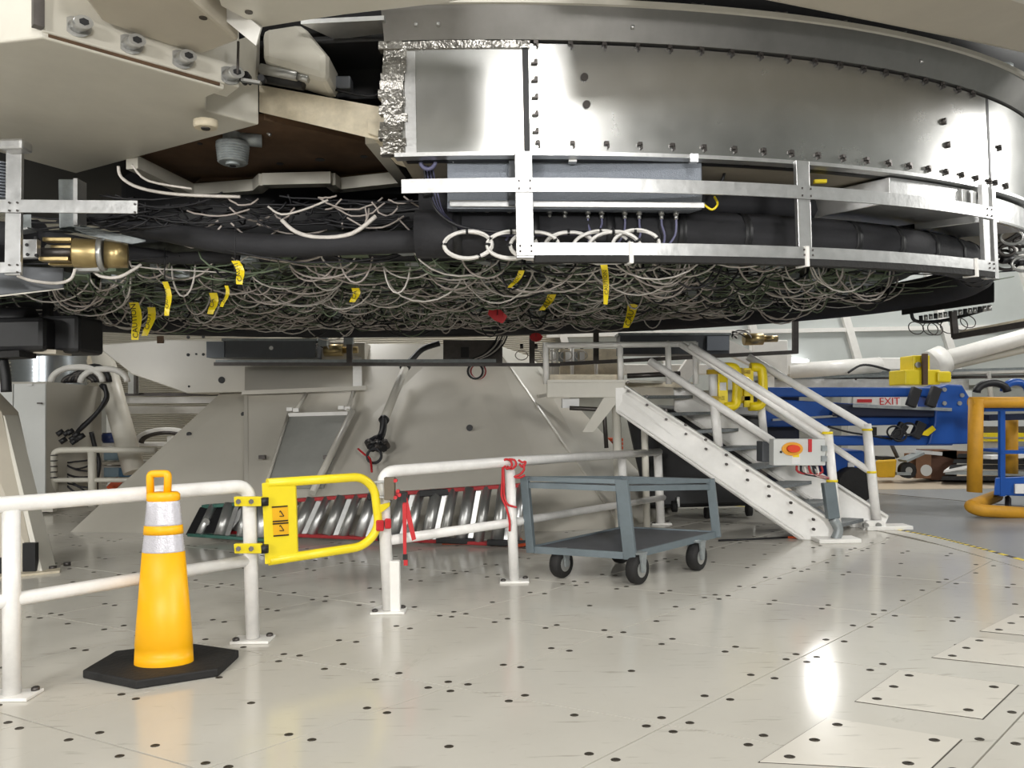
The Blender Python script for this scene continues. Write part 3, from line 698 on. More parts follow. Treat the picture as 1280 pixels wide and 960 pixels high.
# ---------------- overhead arched beams
ob = thing('overhead_beam', 'cream overhead beam with stiffening edge plate crossing the top left', 'beam', P(330, 20, 4.4))
slab('underside', [(262, -40), (276, 8), (327, 35), (376, 27), (430, 19), (560, 4), (640, -14), (640, -60)], 3.62, .4, m_cream, ob, .01)
MB().hexa([P(249, -1, 4.15), P(320, 57, 4.15), P(322, 56, 4.22), P(252, -1, 4.22), P(262, -20, 4.15), P(326, 35, 4.15), P(328, 34, 4.22), P(268, -20, 4.22)]).build('edge_plate', m_white, ob)
for x, y in ((311, 15), (254, 22)): 
    c = P(x, y, 4.2) if x > 300 else P(x, y, 4.1)
    MB().lathe(G(x, y, 3.62 if x > 300 else 3.56)-V((0, 0, .004)), [(.022, 0), (.022, .01)], 10).build('bolt_hole', m_bolt, ob)
ob2 = thing('overhead_beam', 'broad beige overhead beam crossing the upper right corner', 'beam', P(1200, 30, 5.3))
slab('underside', [(740, -50), (840, -20), (934, 0), (1020, 17), (1110, 35), (1200, 53), (1290, 72), (1420, 105), (1500, -10), (1290, -75), (800, -200)], 3.96, .5, m_beigep, ob2, .05)
slab('highlight_slab', [(1140, -40), (1300, 12), (1420, 50), (1460, 20), (1160, -80)], 3.94, .02, m_cream, ob2)  # paler slab puts the beam's corner highlight into its colour
# ---------------- yoke frame: worn cream beam and brown recess
yk = thing('yoke_frame', 'worn cream steel yoke with a hexagonal brown recess seen from below', 'yoke', P(380, 200, 5.6))
slab('recess_plate', [(250, 165), (330, 150), (462, 178), (522, 222), (440, 232), (240, 240), (160, 203)], 3.48, .05, m_brown, yk)
MB().hexa([P(324, 140, 5.2), P(494, 180, 5.12), P(494, 180, 5.3), P(324, 140, 5.4), P(324, 106, 5.2), P(494, 137, 5.12), P(494, 137, 5.3), P(324, 106, 5.4)]).build('front_beam', m_cream2, yk)
rim = [(165, 203), (240, 239), (322, 233), (330, 226), (412, 224), (422, 232), (506, 223), (466, 172)]
for i in range(len(rim)-1):
    p, q = G(*rim[i], 3.37), G(*rim[i+1], 3.37); MB().bar(p, q+(q-p).normalized()*.02, .1, .1).build('rim_bar', m_cream, yk)
MB().hexa([P(460, 166, 5.1), P(492, 178, 5.1), P(515, 212, 5.5), P(495, 205, 5.5), P(460, 150, 5.1), P(492, 160, 5.1), P(515, 200, 5.5), P(495, 190, 5.5)]).build('corner_gusset', m_cream2, yk)
slab('rear_wall', [(240, 236), (440, 231), (510, 221), (500, 217), (430, 223), (250, 227)], 3.45, .08, m_brown, yk)
slab('notch_plate', [(325, 236), (330, 228), (412, 226), (420, 234)], 3.40, .02, m_brown, yk)
MB().prism([P(326, 35, 4.95), P(376, 27, 4.95), P(409, 67, 4.95), P(409, 101, 4.95), P(327, 77, 4.95)], (0, .35, 0)).build('cylinder_block', m_cream, yk, bev=.05)
MB().cyl(P(326, 86, 5.0), P(372, 95, 5.0), .035).cyl(P(372, 95, 5.0), P(386, 99, 5.0), .028).build('hydraulic_rod', m_steel, yk)
MB().cyl(P(326, 94, 5.1), P(380, 104, 5.1), .05).build('dark_cylinder', m_black, yk)
for x in (420, 432):
    MB().box(P(x, 106, 5.25), (.09, .1, .09)).build('junction_box', m_grbox2, yk, bev=.01)
MB().box(P(445, 85, 5.6), (.55, .3, .6)).build('void_shade', m_black, yk)  # black block stands in for the shade of the open void
MB().tube(cr_curve([P(484, 70, 5.2), P(482, 105, 5.2), P(465, 120, 5.2), P(418, 112, 5.2)], 5), .009, 6).build('black_lead', m_cableb, yk)
slab('upper_sheet', [(376, 30), (480, 25), (492, 40), (420, 50)], 3.95, .03, m_alu2, yk)
for x, y, w in ((430, 150, .03), (400, 200, .04), (350, 205, .03), (455, 196, .03), (250, 180, .02)):
    MB().lathe(G(x, y, 3.476), [(w, 0), (w, .004)], 10).build('bolt_hole', m_black, yk)
js = thing('jack_screw', 'ribbed silver screw plug hanging in the brown recess', 'jack screw', P(291, 206, 5.5))
c = P(291, 207, 5.5); prof = [(.05, 0), (.05, .015)]
for i in range(7): prof += [(.098+.002*i, .018+i*.018), (.108+.002*i, .027+i*.018)]
prof += [(.118, .15), (.118, .165), (.07, .17), (.07, .24)]
MB().lathe(c, prof, 26, smooth=False).build('ribbed_body', m_galv, js); MB().lathe(c-V((0, 0, .006)), [(.025, 0), (.025, .012)], 6).build('socket', m_black, js)
MB().cyl(c+V((.05, 0, .2)), c+V((.2, .05, .2)), .05).build('side_port', m_galv, js)
MB().tube(cr_curve([c+V((.1, 0, .24)), c+V((.2, 0, .29)), c+V((.28, 0, .22))], 5), .012, 6).build('silver_tube', m_steel, js)
# ---------------- galvanised channel brackets, brass actuator, grey box at the left
br = thing('channel_bracket', 'galvanised steel channel bracket hanging below the girder at left', 'bracket', P(90, 300, 5.5))
q = [(74, 222), (97, 222), (101, 228), (101, 282), (130, 290), (180, 300), (168, 304), (96, 294), (76, 287), (74, 283), (94, 283), (96, 228), (74, 229)]
MB().hexa([P(74, 287, 5.5), P(98, 284, 5.5), P(98, 284, 5.56), P(74, 287, 5.56), P(73, 224, 5.5), P(97, 224, 5.5), P(97, 224, 5.56), P(73, 224, 5.56)]).build('web', m_galv, br, bev=.008)
MB().bar(P(100, 226, 5.48), P(100, 284, 5.48), .03, .12, (0, 1, 0)).build('flange', m_alu2, br)
MB().hexa([P(74, 287, 5.45), P(100, 284, 5.45), P(182, 302, 5.45), P(165, 305, 5.45), P(74, 285, 5.45), P(100, 281, 5.45), P(182, 300, 5.45), P(165, 302, 5.45)]).build('foot_plate', m_galv, br)
br2 = thing('channel_bracket', 'second galvanised bracket right behind the left guard post', 'bracket', P(33, 292, 5.4))
MB().hexa([P(27, 289, 5.4), P(39, 287, 5.4), P(39, 287, 5.5), P(27, 289, 5.5), P(27, 268, 5.4), P(39, 268, 5.4), P(39, 268, 5.5), P(27, 268, 5.5)]).build('web', m_galv, br2)
MB().bar(P(24, 290, 5.4), P(40, 287, 5.4), .1, .015).build('foot', m_alu2, br2)
ba = thing('brass_actuator', 'brass cylinder actuator with slotted end and steel clamp ring at left', 'actuator', P(105, 335, 5.3))
def pc(x, y, Y): return P(x, y, Y)
MB().cyl(pc(92, 316, 5.3), pc(124, 318, 5.35), .105, n=28).build('body', m_brass, ba, bev=.01)
MB().cyl(pc(124, 318, 5.35), pc(131, 318, 5.36), .118, n=28).build('clamp_ring', m_steel, ba)
MB().cyl(pc(131, 318, 5.36), pc(160, 320, 5.42), .10, .088, n=28).build('rear_body', m_brass, ba)
for k, (dy, dz) in enumerate(((-.02, .085), (-.06, -.06), (.05, -.07), (.07, .05))):
    MB().bar(pc(58, 316, 5.28)+V((0, dy, dz)), pc(94, 316, 5.3)+V((0, dy, dz)), .07, .03).build('prong', m_brass, ba, bev=.006)
MB().cyl(pc(45, 316, 5.28), pc(94, 316, 5.3), .035).build('shaft', m_dsteel, ba)
ea = MB().bar(pc(38, 300, 5.22), pc(38, 323, 5.22), .12, .05, (0, 1, 0)).build('end_plate', m_alu2, ba, bev=.004)
for x, y in ((44, 297), (45, 319), (34, 318), (33, 306)):
    c = pc(x, y, 5.19); MB().cyl(c, c+V((0, .01, 0)), .012, n=8).build('screw', m_black, ea)
MB().tube(cr_curve([P(22, 345, 5.3), P(40, 351, 5.3), P(70, 354, 5.3), P(88, 349, 5.3), P(94, 336, 5.3)], 4), .011, 6).build('lead', m_cable, ba)
MB().tube(cr_curve([P(118, 340, 5.4), P(128, 346, 5.4), P(150, 346, 5.4), P(176, 331, 5.5)], 4), .012, 6).build('lead', m_cable, ba)
MB().box(P(112, 337, 5.35), (.17, .06, .03)).build('terminal_strip', m_steel, ba)
MB().hexa([P(-40, 360, 5.35), P(80, 359, 5.5), P(80, 352, 6.0), P(-40, 358, 6.0), P(-40, 322, 5.35), P(79, 330, 5.5), P(79, 330, 6.0), P(-40, 322, 6.0)])
gb = thing('control_box', 'blue grey box with pale underside at the left edge under the brass actuator', 'box', P(20, 370, 5.4))
MB().hexa([P(-60, 376, 5.2), P(80, 361, 5.5), P(80, 361, 6.1), P(-60, 376, 6.1), P(-60, 330, 5.2), P(80, 335, 5.5), P(80, 335, 6.1), P(-60, 330, 6.1)]).build('body', m_grbox2, gb, bev=.01)
MB().hexa([P(-60, 378, 5.2), P(80, 361.5, 5.5), P(80, 361.5, 6.05), P(-60, 378, 6.05), P(-60, 376, 5.2), P(80, 360, 5.5), P(80, 360, 6.05), P(-60, 376, 6.05)]).build('bottom_cover', m_cream, gb)
rb = thing('ribbed_hose', 'grey ribbed flexible hose at the left edge behind the guard post', 'hose', P(2, 250, 5.3))
mb = MB()
for i in range(12): mb.lathe(P(2, 249, 5.3)+V((0, 0, i*.022)), [(.06, 0), (.07, .008), (.06, .016)], 16)
mb.build('ribs', m_grbox, rb)
dk = thing('drive_unit', 'dark machinery drive unit under the drum at the left edge', 'machinery', P(50, 450, 7.2))
MB().box(P(20, 422, 7.2), (.9, .6, .32)).build('motor_block', m_black, dk, bev=.05)
MB().box(P(92, 420, 7.3), (.36, .45, .36)).build('side_block', m_black, dk, bev=.04)
MB().cyl(P(-10, 400, 7.1), P(40, 400, 7.1), .12).build('roller', m_black, dk)
MB().bar(P(35, 443, 7.0), P(-40, 447, 7.0), .25, .06).build('base_plate', m_rubber, dk)
MB().bar(P(52, 440, 7.1), P(80, 441, 7.1), .25, .04).build('shelf_plate', m_beigep, dk)
MB().tube(cr_curve([P(3, 448, 7.0), P(7, 470, 7.0), P(8, 490, 7.0)], 4), .045, 8).build('hose', m_black, dk)
for x in (0, 60): MB().bar(P(x, 420, 7.3), V((P(x, 420, 7.3).x, 7.3, 2.8)), .07, .07, (0, 1, 0)).build('hanger', m_black, dk)
tr = solo(MB().bar(P(100, 402, 9.0), P(134, 402, 9.0), .15, .04), 'cable_tray', m_cream, 'short pale tray piece under the wires at left', 'tray')
# ---------------- far guard frame and its boxes
fg = thing('steel_guard', 'dark steel angle frame hanging under the far rim of the drum', 'guard frame', P(640, 456, 11.2))
YF = 11.0
MB().bar(P(268, 455, YF), P(700, 456, YF), .05, .05).bar(P(700, 455, YF), P(996, 440, YF), .05, .055).build('bottom_rail', m_dsteel, fg)
MB().bar(P(270, 452, YF), P(620, 451, YF), .03, .05).build('rail_flange', m_galv, fg)
for x, y0, y1 in ((437, 430, 455), (745, 428, 452), (994, 405, 442), (665, 430, 455)): MB().bar(P(x, y0-14, YF), P(x, y1, YF), .08, .06, (0, 1, 0)).build('post', m_dsteel, fg)
for x0, x1 in ((554, 628),): pbox(x0, 425, x1, 455, YF+.05, .05, m_dsteel, 'panel', fg)
pbox(576, 434, 586, 447, YF+.02, .03, m_black, 'socket', fg)
for k in range(5): MB().tube(cr_curve([P(590+k*3, 449, YF), P(604+k*3, 443, YF), P(616+k*3, 432, YF), P(622+k*3, 420, YF)], 4), .012, 6).build('cable', m_cable if k % 2 else m_cableb, fg)
c = P(594, 464, YF)
for k in range(3): MB().tube([c+V((.11*math.cos(a)+.02*k, .02*k, .11*math.sin(a))) for a in [2*math.pi*i/20 for i in range(20)]], .015, 6, True).build('cable_loop', [m_cableb, m_cable, m_redr][k], fg)
MB().box(P(404, 425, YF), (.13, .1, .18)).build('bracket', m_galv, fg); MB().box(P(436, 423, YF), (.13, .1, .18)).build('bracket', m_galv, fg)
for k, x in enumerate((652, 670, 690, 708, 727)):
    c = P(x, 430, YF); MB().cyl(c, c+V((0, 0, -.07)), .025, n=8).build('connector', m_dsteel, fg); c = P(x, 444, YF); MB().tube([c+V((.09*math.cos(a), .02*k, .07*math.sin(a))) for a in [2*math.pi*i/18 for i in range(18)]], .008, 5, True).build('cable_loop', m_cable, fg)
for (x0, y0, x1, y1, lab) in ((279, 425, 394, 447, 'dark grey box hanging under the far rim over the pedestal head'), (775, 418, 912, 443, 'dark grey box hanging under the far rim above the stairs')):
    t = thing('hanging_box', lab, 'box', P((x0+x1)/2, y1, YF+.1)); pbox(x0, y0, x1, y1, YF+.08, .4, m_grbox2, 'body', t, .01); pbox(x0-2, y0-2, x1+2, y0+1, YF+.06, .4, m_galv, 'lid', t)
    if x0 < 400: pbox(258, 427, 280, 447, YF+.06, .3, m_grbox, 'end_box', t); 
    else: pbox(884, 420, 911, 438, YF+.04, .3, m_grbox, 'end_box', t)
    MB().cyl(P(x0+60, y0+10, YF+.07), P(x0+60, y0+10, YF+.09), .03, n=10).build('lock', m_steel, t)
for x, y, lab in ((414, 438, 'small brass motor with wires beside the far frame post'), (938, 424, 'brass motor with wires at the right end of the far frame')):
    t = thing('brass_motor', lab, 'motor', P(x, y+8, YF+.2)); c = P(x, y, YF+.2)
    MB().cyl(c+V((-.1, 0, 0)), c+V((.18, 0, 0)), .09, n=16).build('body', m_brass, t); MB().cyl(c+V((.18, 0, 0)), c+V((.4, 0, 0)), .05, n=12).build('shaft', m_brass, t)
    for k in range(5): MB().tube([c+V((-.15+.14*math.cos(a+k), -.08+.01*k, .1*math.sin(a*1.0)+.01*k)) for a in [math.pi*i/9 for i in range(10)]], .01, 5).build('wire', m_cableb if k % 2 else m_cable, t)
# right rim: black junction box with connector row and loops, right frame
jb = thing('junction_box', 'black junction box with a row of connectors and thin loops at right', 'junction box', P(1185, 395, 8.4))
MB().hexa([P(1127, 394, 8.9), P(1243, 378, 8.0), P(1243, 378, 8.4), P(1127, 394, 9.3), P(1127, 372, 8.9), P(1243, 352, 8.0), P(1243, 352, 8.4), P(1127, 372, 9.3)]).build('body', m_black, jb, bev=.01)
for k in range(15):
    u = (k+.5)/15; c = P(1148+u*92, 395-u*14, 8.75-u*.7); MB().cyl(c, c+V((0, 0, -.06)), .022, n=8).build('connector', m_steel if k % 3 else m_black, jb)
MB().tube(cr_curve([P(1139, 390, 8.8), P(1144, 401, 8.8), P(1170, 402, 8.7), P(1200, 396, 8.5), P(1235, 386, 8.2)], 5), .02, 7).build('cable_run', m_cableb, jb)
for x, y in ((1145, 410), (1163, 411), (1169, 411), (1185, 409), (1200, 405), (1210, 402)):
    c = P(x, y, 8.6); MB().tube([c+V((.085*math.cos(a), .03*math.sin(a), .075*math.sin(a))) for a in [2*math.pi*i/20 for i in range(20)]], .006, 5, True).build('thin_loop', m_dsteel, jb)
rf = thing('hanging_angle', 'dark steel angle hanging below the rim at the right picture edge', 'frame', P(1230, 422, 8.2))
MB().bar(P(1191, 390, 8.2), P(1194, 422, 8.2), .06, .05, (0, 1, 0)).build('post', m_dsteel, rf); MB().bar(P(1192, 421, 8.2), P(1300, 402, 7.4), .05, .06).build('rail', m_dsteel, rf); MB().bar(P(1200, 416, 8.2), P(1300, 397, 7.4), .02, .04).build('rail_lip', m_cream2, rf)
# ================================================================== FOREGROUND RAILINGS
def base_plate(par, g, s=.19):
    bp = MB().box(g+V((0, 0, .008)), (s*1.25, s*.75, .016)).build('base_plate', m_white, par, bev=.003)
    for dx, dy in ((-.09, -.04), (.09, .045)):
        MB().lathe(g+V((dx, dy, .014)), [(.022, 0), (.022, .014), (.012, .02)], 6).build('anchor_bolt', m_dsteel, bp)
RR = .042
r1 = thing('guard_railing', 'white tubular guard railing in the left foreground beside the traffic cone', 'railing', G(160, 835))
pA, pB = G(15, 871), G(316, 801); Ya, Yb = pA.y, pB.y
tA, tB = P(14, 630, Ya), P(311, 607, Yb); mA, mB = P(13, 750, Ya), P(313, 700, Yb)
dt = tA-tB; dm = mA-mB
tl = tA+dt*.9
MB().tube(arcpts([tl, tA, tB+V((-.0, 0, 0)), tB+(pB-tB)*.98], .09, 6), RR, 12).build('top_rail', m_whiter, r1)
MB().tube([pA+V((0, 0, .01)), tA-V((0, 0, .03))], RR, 14).build('post', m_whiter, r1)
MB().tube([mA+dm*.9, mA, mB], RR*.85, 12).build('mid_rail', m_whiter, r1)
pL = pA+(pA-pB)*.85; MB().tube([V((pL.x, pL.y, .01)), V((tl.x, tl.y, tl.z))], RR, 12).build('post', m_whiter, r1)
for g in (pA, pB, V((pL.x, pL.y, 0))): base_plate(r1, V((g.x, g.y, 0)))
r2 = thing('guard_railing', 'white tubular guard railing right of the yellow gate with red ropes', 'railing', G(640, 727))
qA, qB = G(486, 765), G(643, 727); qC = G(826, 655)
uA, uB, uC = P(478, 590, qA.y), P(637, 577, qB.y), P(822, 565, qC.y)
vA, vB, vC = P(482, 676, qA.y), P(640, 653, qB.y), P(826, 622, qC.y)
MB().tube(arcpts([qA+V((0, 0, .02)), uA+V((.0, 0, .0)), uB, uC+V((.02, 0, 0))], .1, 6), RR*1.02, 12).build('top_rail', m_whiter, r2)
MB().tube([qB+V((0, 0, .01)), uB-V((0, 0, .03))], RR, 12).build('post', m_whiter, r2)
MB().tube([qC+V((0, 0, .01)), uC-V((0, 0, .03))], RR*1.2, 12).build('post', m_whiter, r2)
MB().tube([vA, vB, vC+V((.03, 0, 0))], RR*.85, 12).build('mid_rail', m_whiter, r2)
qD = G(782, 668); MB().tube([V((qD.x, qD.y, .01)), P(777, 568, qD.y)], RR*1.1, 12).build('post', m_whiter, r2)
s0 = qA+V((.05, -.01, 0)); MB().bar(s0, s0+V((0, 0, .36)), .07, .06, (0, 1, 0)).build('post_sleeve', m_white, r2, bev=.01)
for g in (qA, qB, qC): base_plate(r2, V((g.x, g.y, 0)))
# ------------------------------------------------------------------ yellow gate
yg = thing('safety_gate', 'yellow swing safety gate with a warning plate between the white posts', 'gate', G(390, 785))
def yd(px): u = (px-316)/(486-316); return pB.y+(qA.y-pB.y)*u-.03
def yp(x, y, o=0): return P(x, y, yd(x)+o)
MB().tube(arcpts([yp(334, 604), yp(470, 589), yp(466, 640), yp(474, 685), yp(330, 702)][:1]+[yp(452, 596), yp(468, 610), yp(474, 660), yp(455, 683), yp(336, 701)], .16, 6), .030, 12).build('loop_tube', m_yel2, yg)
pw = MB().prism([yp(327, 604, -.02), yp(369, 600, -.02), yp(372, 699, -.02), yp(331, 706, -.02)], (0, .03, 0)).build('plate', m_yel2, yg, bev=.006)
q = [yp(340, 633, -.024), yp(359.5, 632, -.024), yp(361, 669.5, -.024), yp(342, 671, -.024)]
st = MB().prism(q, (0, .004, 0)).build('warning_label', M('label_amber', '#f2b71a', .5), pw)
for (x0, y0, x1, y1) in ((340, 634, 359.5, 632.5), (341, 652, 360, 650.5), (341, 655, 360.5, 653.5), (342, 670, 361, 668.5)):
    MB().bar(yp(x0, y0, -.028), yp(x1, y1, -.028), .004, .008).build('print_line', m_tapeb, st)
for cy in (643, 661):
    c = yp(350.5, cy, -.027); s = c.y/F
    for a in (0, 2.1, 4.2): MB().bar(c+V((5*s*math.cos(a+1.57), 0, 4.5*s*math.sin(a+1.57))), c+V((5*s*math.cos(a+3.67), 0, 4.5*s*math.sin(a+3.67))), .003, .005).build('warning_mark', m_tapeb, st)
for y in (628, 687):
    hb = MB().prism([yp(292, y-7, -.06), yp(326, y-7, -.06), yp(327, y+5, -.06), yp(293, y+5, -.06)], (0, .035, 0)).build('hinge_bracket', m_yel2, yg, bev=.004)
    MB().cyl(yp(330, y-6, -.045), yp(330, y+4, -.045), .028, n=12).build('hinge_spring', m_black, yg)
    for x in (298, 314): MB().cyl(yp(x, y-1, -.075), yp(x, y-1, -.055), .016, n=6).build('hinge_bolt', m_dsteel, hb)
MB().prism([yp(470, 632, -.03), yp(487, 628, -.03), yp(487, 633, -.03), yp(478, 640, -.03), yp(470, 645, -.03)], (0, .03, 0)).build('latch', m_yel2, yg, bev=.004)
MB().hexa([yp(470, 664, -.05), yp(480, 664, -.05), yp(480, 664, .03), yp(470, 664, .03), yp(470, 650, -.05), yp(480, 650, -.05), yp(480, 650, .03), yp(470, 650, .03)]).build('red_catch', m_red, yg, bev=.01)
MB().hexa([yp(481, 661, -.05), yp(489, 661, -.05), yp(489, 661, .03), yp(481, 661, .03), yp(481, 648, -.05), yp(489, 648, -.05), yp(489, 648, .03), yp(481, 648, .03)]).build('red_catch', m_red, yg, bev=.01)
sw = thing('interlock_switch', 'brown interlock switch box with red screws on the gate post', 'switch box', yp(487, 625, -.06))
pz = pbox(480, 597, 493, 625, yd(487)-.08, .06, M('switch_brown', '#6b6152', .6), 'body', sw, .004)
for x, y in ((494, 601), (497, 614), (499, 619), (494, 622)): 
    c = P(x, y, yd(487)-.09); MB().cyl(c, c+V((0, .03, 0)), .013, n=8).build('red_screw', m_red, pz)
for y in (602, 621): MB().bar(P(468, y, yd(487)-.04), P(481, y, yd(487)-.04), .06, .012).build('bracket', m_steel, sw)
# red strap with buckle
rs = thing('red_strap', 'red webbing strap with buckle hanging from the switch box', 'strap', P(508, 707, qA.y-.05))
Ys = qA.y-.09
MB().prism([P(502, 622, Ys), P(509, 622, Ys), P(520, 674, Ys), P(515, 676, Ys)], (0, .008, 0)).build('strap_loop', m_red, rs)
MB().prism([P(503, 630, Ys-.01), P(508, 630, Ys-.01), P(508, 695, Ys-.01), P(504, 695, Ys-.01)], (0, .008, 0)).build('strap_tail', m_red, rs)
pbox(503.5, 693, 509, 700, Ys-.02, .02, m_black, 'buckle', rs); pbox(504.5, 700, 509.5, 707, Ys-.02, .015, m_red, 'strap_end', rs)
pbox(502, 617, 508, 628, Ys-.01, .03, m_black, 'ratchet', rs)
# red rope tied on the rail
rp = thing('red_rope', 'red cord knotted around the railing post and hanging down', 'rope', P(637, 650, qB.y-.06))
Yr = qB.y-.06
for pts in ([(628, 578), (632, 574), (638, 576), (640, 582), (634, 586), (629, 582), (628, 600), (627, 620), (632, 632), (637, 650), (637, 664)], [(636, 574), (643, 575), (645, 581), (640, 586), (634, 583)], [(629, 583), (630, 605), (630, 618), (634, 630), (641, 633), (646, 634)], [(648, 575), (653, 578), (657, 577), (654, 584), (649, 580)], [(654, 580), (655, 587), (650, 593), (643, 596), (650, 597), (656, 594)]):
    MB().tube(cr_curve([P(x, y, Yr-random.uniform(0, .03)) for x, y in pts], 3), .0095, 6).build('cord', m_red, rp)
# ------------------------------------------------------------------ traffic cone
g = G(205, 838); s = g.y/F
tcn = thing('traffic_cone', 'tall orange yellow channelizer cone with white reflective sleeves and black base', 'traffic cone', V((g.x, g.y, 0)))
hx = [(103, 848), (170, 862), (273, 846), (299, 822), (232, 812), (144, 823)]
MB().prism([G(x, y) for x, y in hx], (0, 0, .045)).build('base', m_rubber, tcn, bev=.008)
def zz(py): return zpx(py, V((g.x, g.y, 0)))
zc = [zz(836), zz(808), zz(690), zz(666), zz(656), zz(627), zz(621)]
wd = lambda x: x*s/2
SY = .6
body = MB().lathe((g.x, g.y, 0), [(wd(73), .04), (wd(72), zz(834)), (wd(69.5), zz(806)), (wd(70.5), zz(805)), (wd(52), zz(689)), (wd(49), zz(689)), (wd(44), zz(655)), (wd(37.5), zz(626)), (wd(41), zz(625)), (wd(41), zz(618)), (wd(35), zz(615))], 40, 1, SY).build('body', m_cone, tcn)
def sleeve(y0, y1, w0, w1, name, mt):
    prof = []; n = 7
    for i in range(n):
        u = i/n; w = w0+(w1-w0)*u; w2 = w0+(w1-w0)*(u+.5/n); prof += [(wd(w), zz(y0+(y1-y0)*u)), (wd(w2)-.0025, zz(y0+(y1-y0)*(u+.5/n)))]
    prof.append((wd(w1), zz(y1))); MB().lathe((g.x, g.y, 0), prof, 40, 1, SY).build(name, mt, tcn)
sleeve(689, 667, 52.5, 47.5, 'reflective_sleeve', m_refl)
sleeve(656, 626, 46.5, 40.5, 'reflective_sleeve', m_refl)
MB().lathe((g.x, g.y, 0), [(wd(49), zz(667)), (wd(46.8), zz(656))], 40, 1, SY).build('colour_band', m_cone, tcn)
dx = -4*s
hp = [(188, 618), (186.5, 591), (213, 591), (214, 618)]
h = MB().tube(arcpts([V((g.x+(-20+4)*s+.0, g.y, zz(620))), V((g.x-16.5*s, g.y, zz(592))), V((g.x+6*s, g.y, zz(592))), V((g.x+5*s, g.y, zz(620)))], .02, 4), .021, 10).build('handle', m_cone, tcn)
# ------------------------------------------------------------------ grey shop cart
ct = thing('utility_cart', 'grey steel two-shelf utility cart with black pneumatic casters', 'cart', G(790, 715))
wl = {'l': G(702, 722), 'f': G(797, 730), 'r': G(871, 713), 'b': G(776, 704)}
Yl, Yf_, Yr_ = 6.28, 6.0, 6.62
Cl, Cf, Cr = P(664, 686, Yl), P(788, 694, Yf_), P(896, 667, Yr_); Cb = Cl+Cr-Cf
Tl, Tf, Tr = P(656, 598, Yl), P(777, 602, Yf_), P(888, 601, Yr_); Tb = Tl+Tr-Tf
def tray(c4, name, lip_up, th=.05):
    a, b, c, d = c4
    sh = MB().prism([p for p in c4], (0, 0, .012)).build(name, m_cartt, ct)
    for p, q in ((a, b), (b, c), (c, d), (d, a)):
        MB().bar(p+V((0, 0, lip_up)), q+V((0, 0, lip_up)), .02, th).build('shelf_lip', m_cartm, sh)
tray((Cl, Cf, Cr, Cb), 'lower_shelf', -.005, .055)
dzt = V((0, 0, -.055)); tray((Tl+dzt, Tf+dzt, Tr+dzt, Tb+dzt), 'upper_shelf', 0.0, .045)
for p, q in ((Tl, Tf), (Tf, Tr), (Tr, Tb), (Tb, Tl)): MB().bar(p, q, .03, .035).build('top_frame', m_cartm, ct)
for t_, c_ in ((Tl, Cl), (Tf, Cf), (Tr, Cr), (Tb, Cb)): MB().bar(t_+V((0, 0, .017)), c_-V((0, 0, .03)), .07 if t_ is not Tf else .1, .05, (.5, 1, 0)).build('corner_post', m_cartm, ct, bev=.004)
for (k, px, py, top) in (('l', 702, 706, Cl), ('f', 797, 712, Cf), ('r', 871, 697, Cr), ('b', 775, 691, Cb)):
    c = wl[k]; zw = .118; cc = V((c.x, c.y, zw)); ax = V((.74, -.67, 0)).normalized()
    cs = bpy.data.objects.new('caster', None); COL.objects.link(cs); cs.parent = ct; cs.location = cc-wloc(ct); cs.empty_display_size = .05
    import_w = .044
    tm = MB()
    prof = [(.06, -.045), (.105, -.044), (.116, -.028), (.118, 0), (.116, .028), (.105, .044), (.06, .045)]
    nn = 26; up2 = V((0, 0, 1)); fw = ax.cross(up2).normalized(); vs = []; fs = []
    for r_, w_ in prof: vs += [cc+ax*w_+(up2*math.cos(2*math.pi*i/nn)+fw*math.sin(2*math.pi*i/nn))*r_ for i in range(nn)]
    for i in range(len(prof)-1): fs += [(i*nn+j, i*nn+(j+1) % nn, (i+1)*nn+(j+1) % nn, (i+1)*nn+j) for j in range(nn)]
    tm.add(vs, fs, True); tm.build('tyre', m_rubber, cs)
    MB().cyl(cc-ax*.04, cc+ax*.046, .062, n=18).cyl(cc+ax*.046, cc+ax*.062, .022, n=10).build('wheel_hub', m_steel, cs)
    tp_ = cc+V((0, 0, .13)); back = -fw*.035
    f_ = MB()
    for sd in (-1, 1): f_.hexa([cc+ax*sd*.058+fw*x+up2*z+ax*(e*.008) for z, x0, x1 in ((-.02, -.02, .02), (.13, -.045, .045)) for x, e in ((x0, -1), (x1, -1), (x1, 1), (x0, 1))])
    f_.box(tp_, (.14, .09, .014), math.atan2(ax.y, ax.x)); f_.cyl(tp_, V((tp_.x, tp_.y, top.z-.02)), .03); f_.build('fork', m_galv, cs)
# ================================================================== PEDESTAL
pd = thing('pedestal', 'large cream sloped steel pedestal with ridged faces behind the railings', 'pedestal', G(420, 690))
b1, b2, b3, b4 = G(88, 665), G(306, 668), G(700, 664), G(846, 656)
YT = 12.05
t1, t2_, t3_, t4 = P(278, 489, YT-.25), P(306, 430, YT), P(560, 430, YT), P(652, 430, YT)
bk = V((0, 1.6, 0))
MB().add([b1, b2, P(306, 489, YT-.3), t1, b1+V((.1, .3, 0)), b2+V((0, 2.5, 0)), P(306, 489, YT+.3), t1+V((0, .3, 0))],
         [(0, 1, 2, 3), (7, 6, 5, 4), (0, 3, 7, 4), (1, 5, 6, 2), (3, 2, 6, 7), (0, 4, 5, 1)]).build('left_face', m_ped, pd)
MB().add([b2, b3, t3_, t2_, b2+V((0, 4.2, 0)), b3+V((0, 4.2, 0)), t3_+bk, t2_+bk], [(0, 1, 2, 3), (7, 6, 5, 4), (0, 3, 7, 4), (1, 5, 6, 2), (3, 2, 6, 7), (0, 4, 5, 1)]).build('front_face', m_ped, pd)
rb_, rt_ = G(778, 660), P(618, 430, YT)
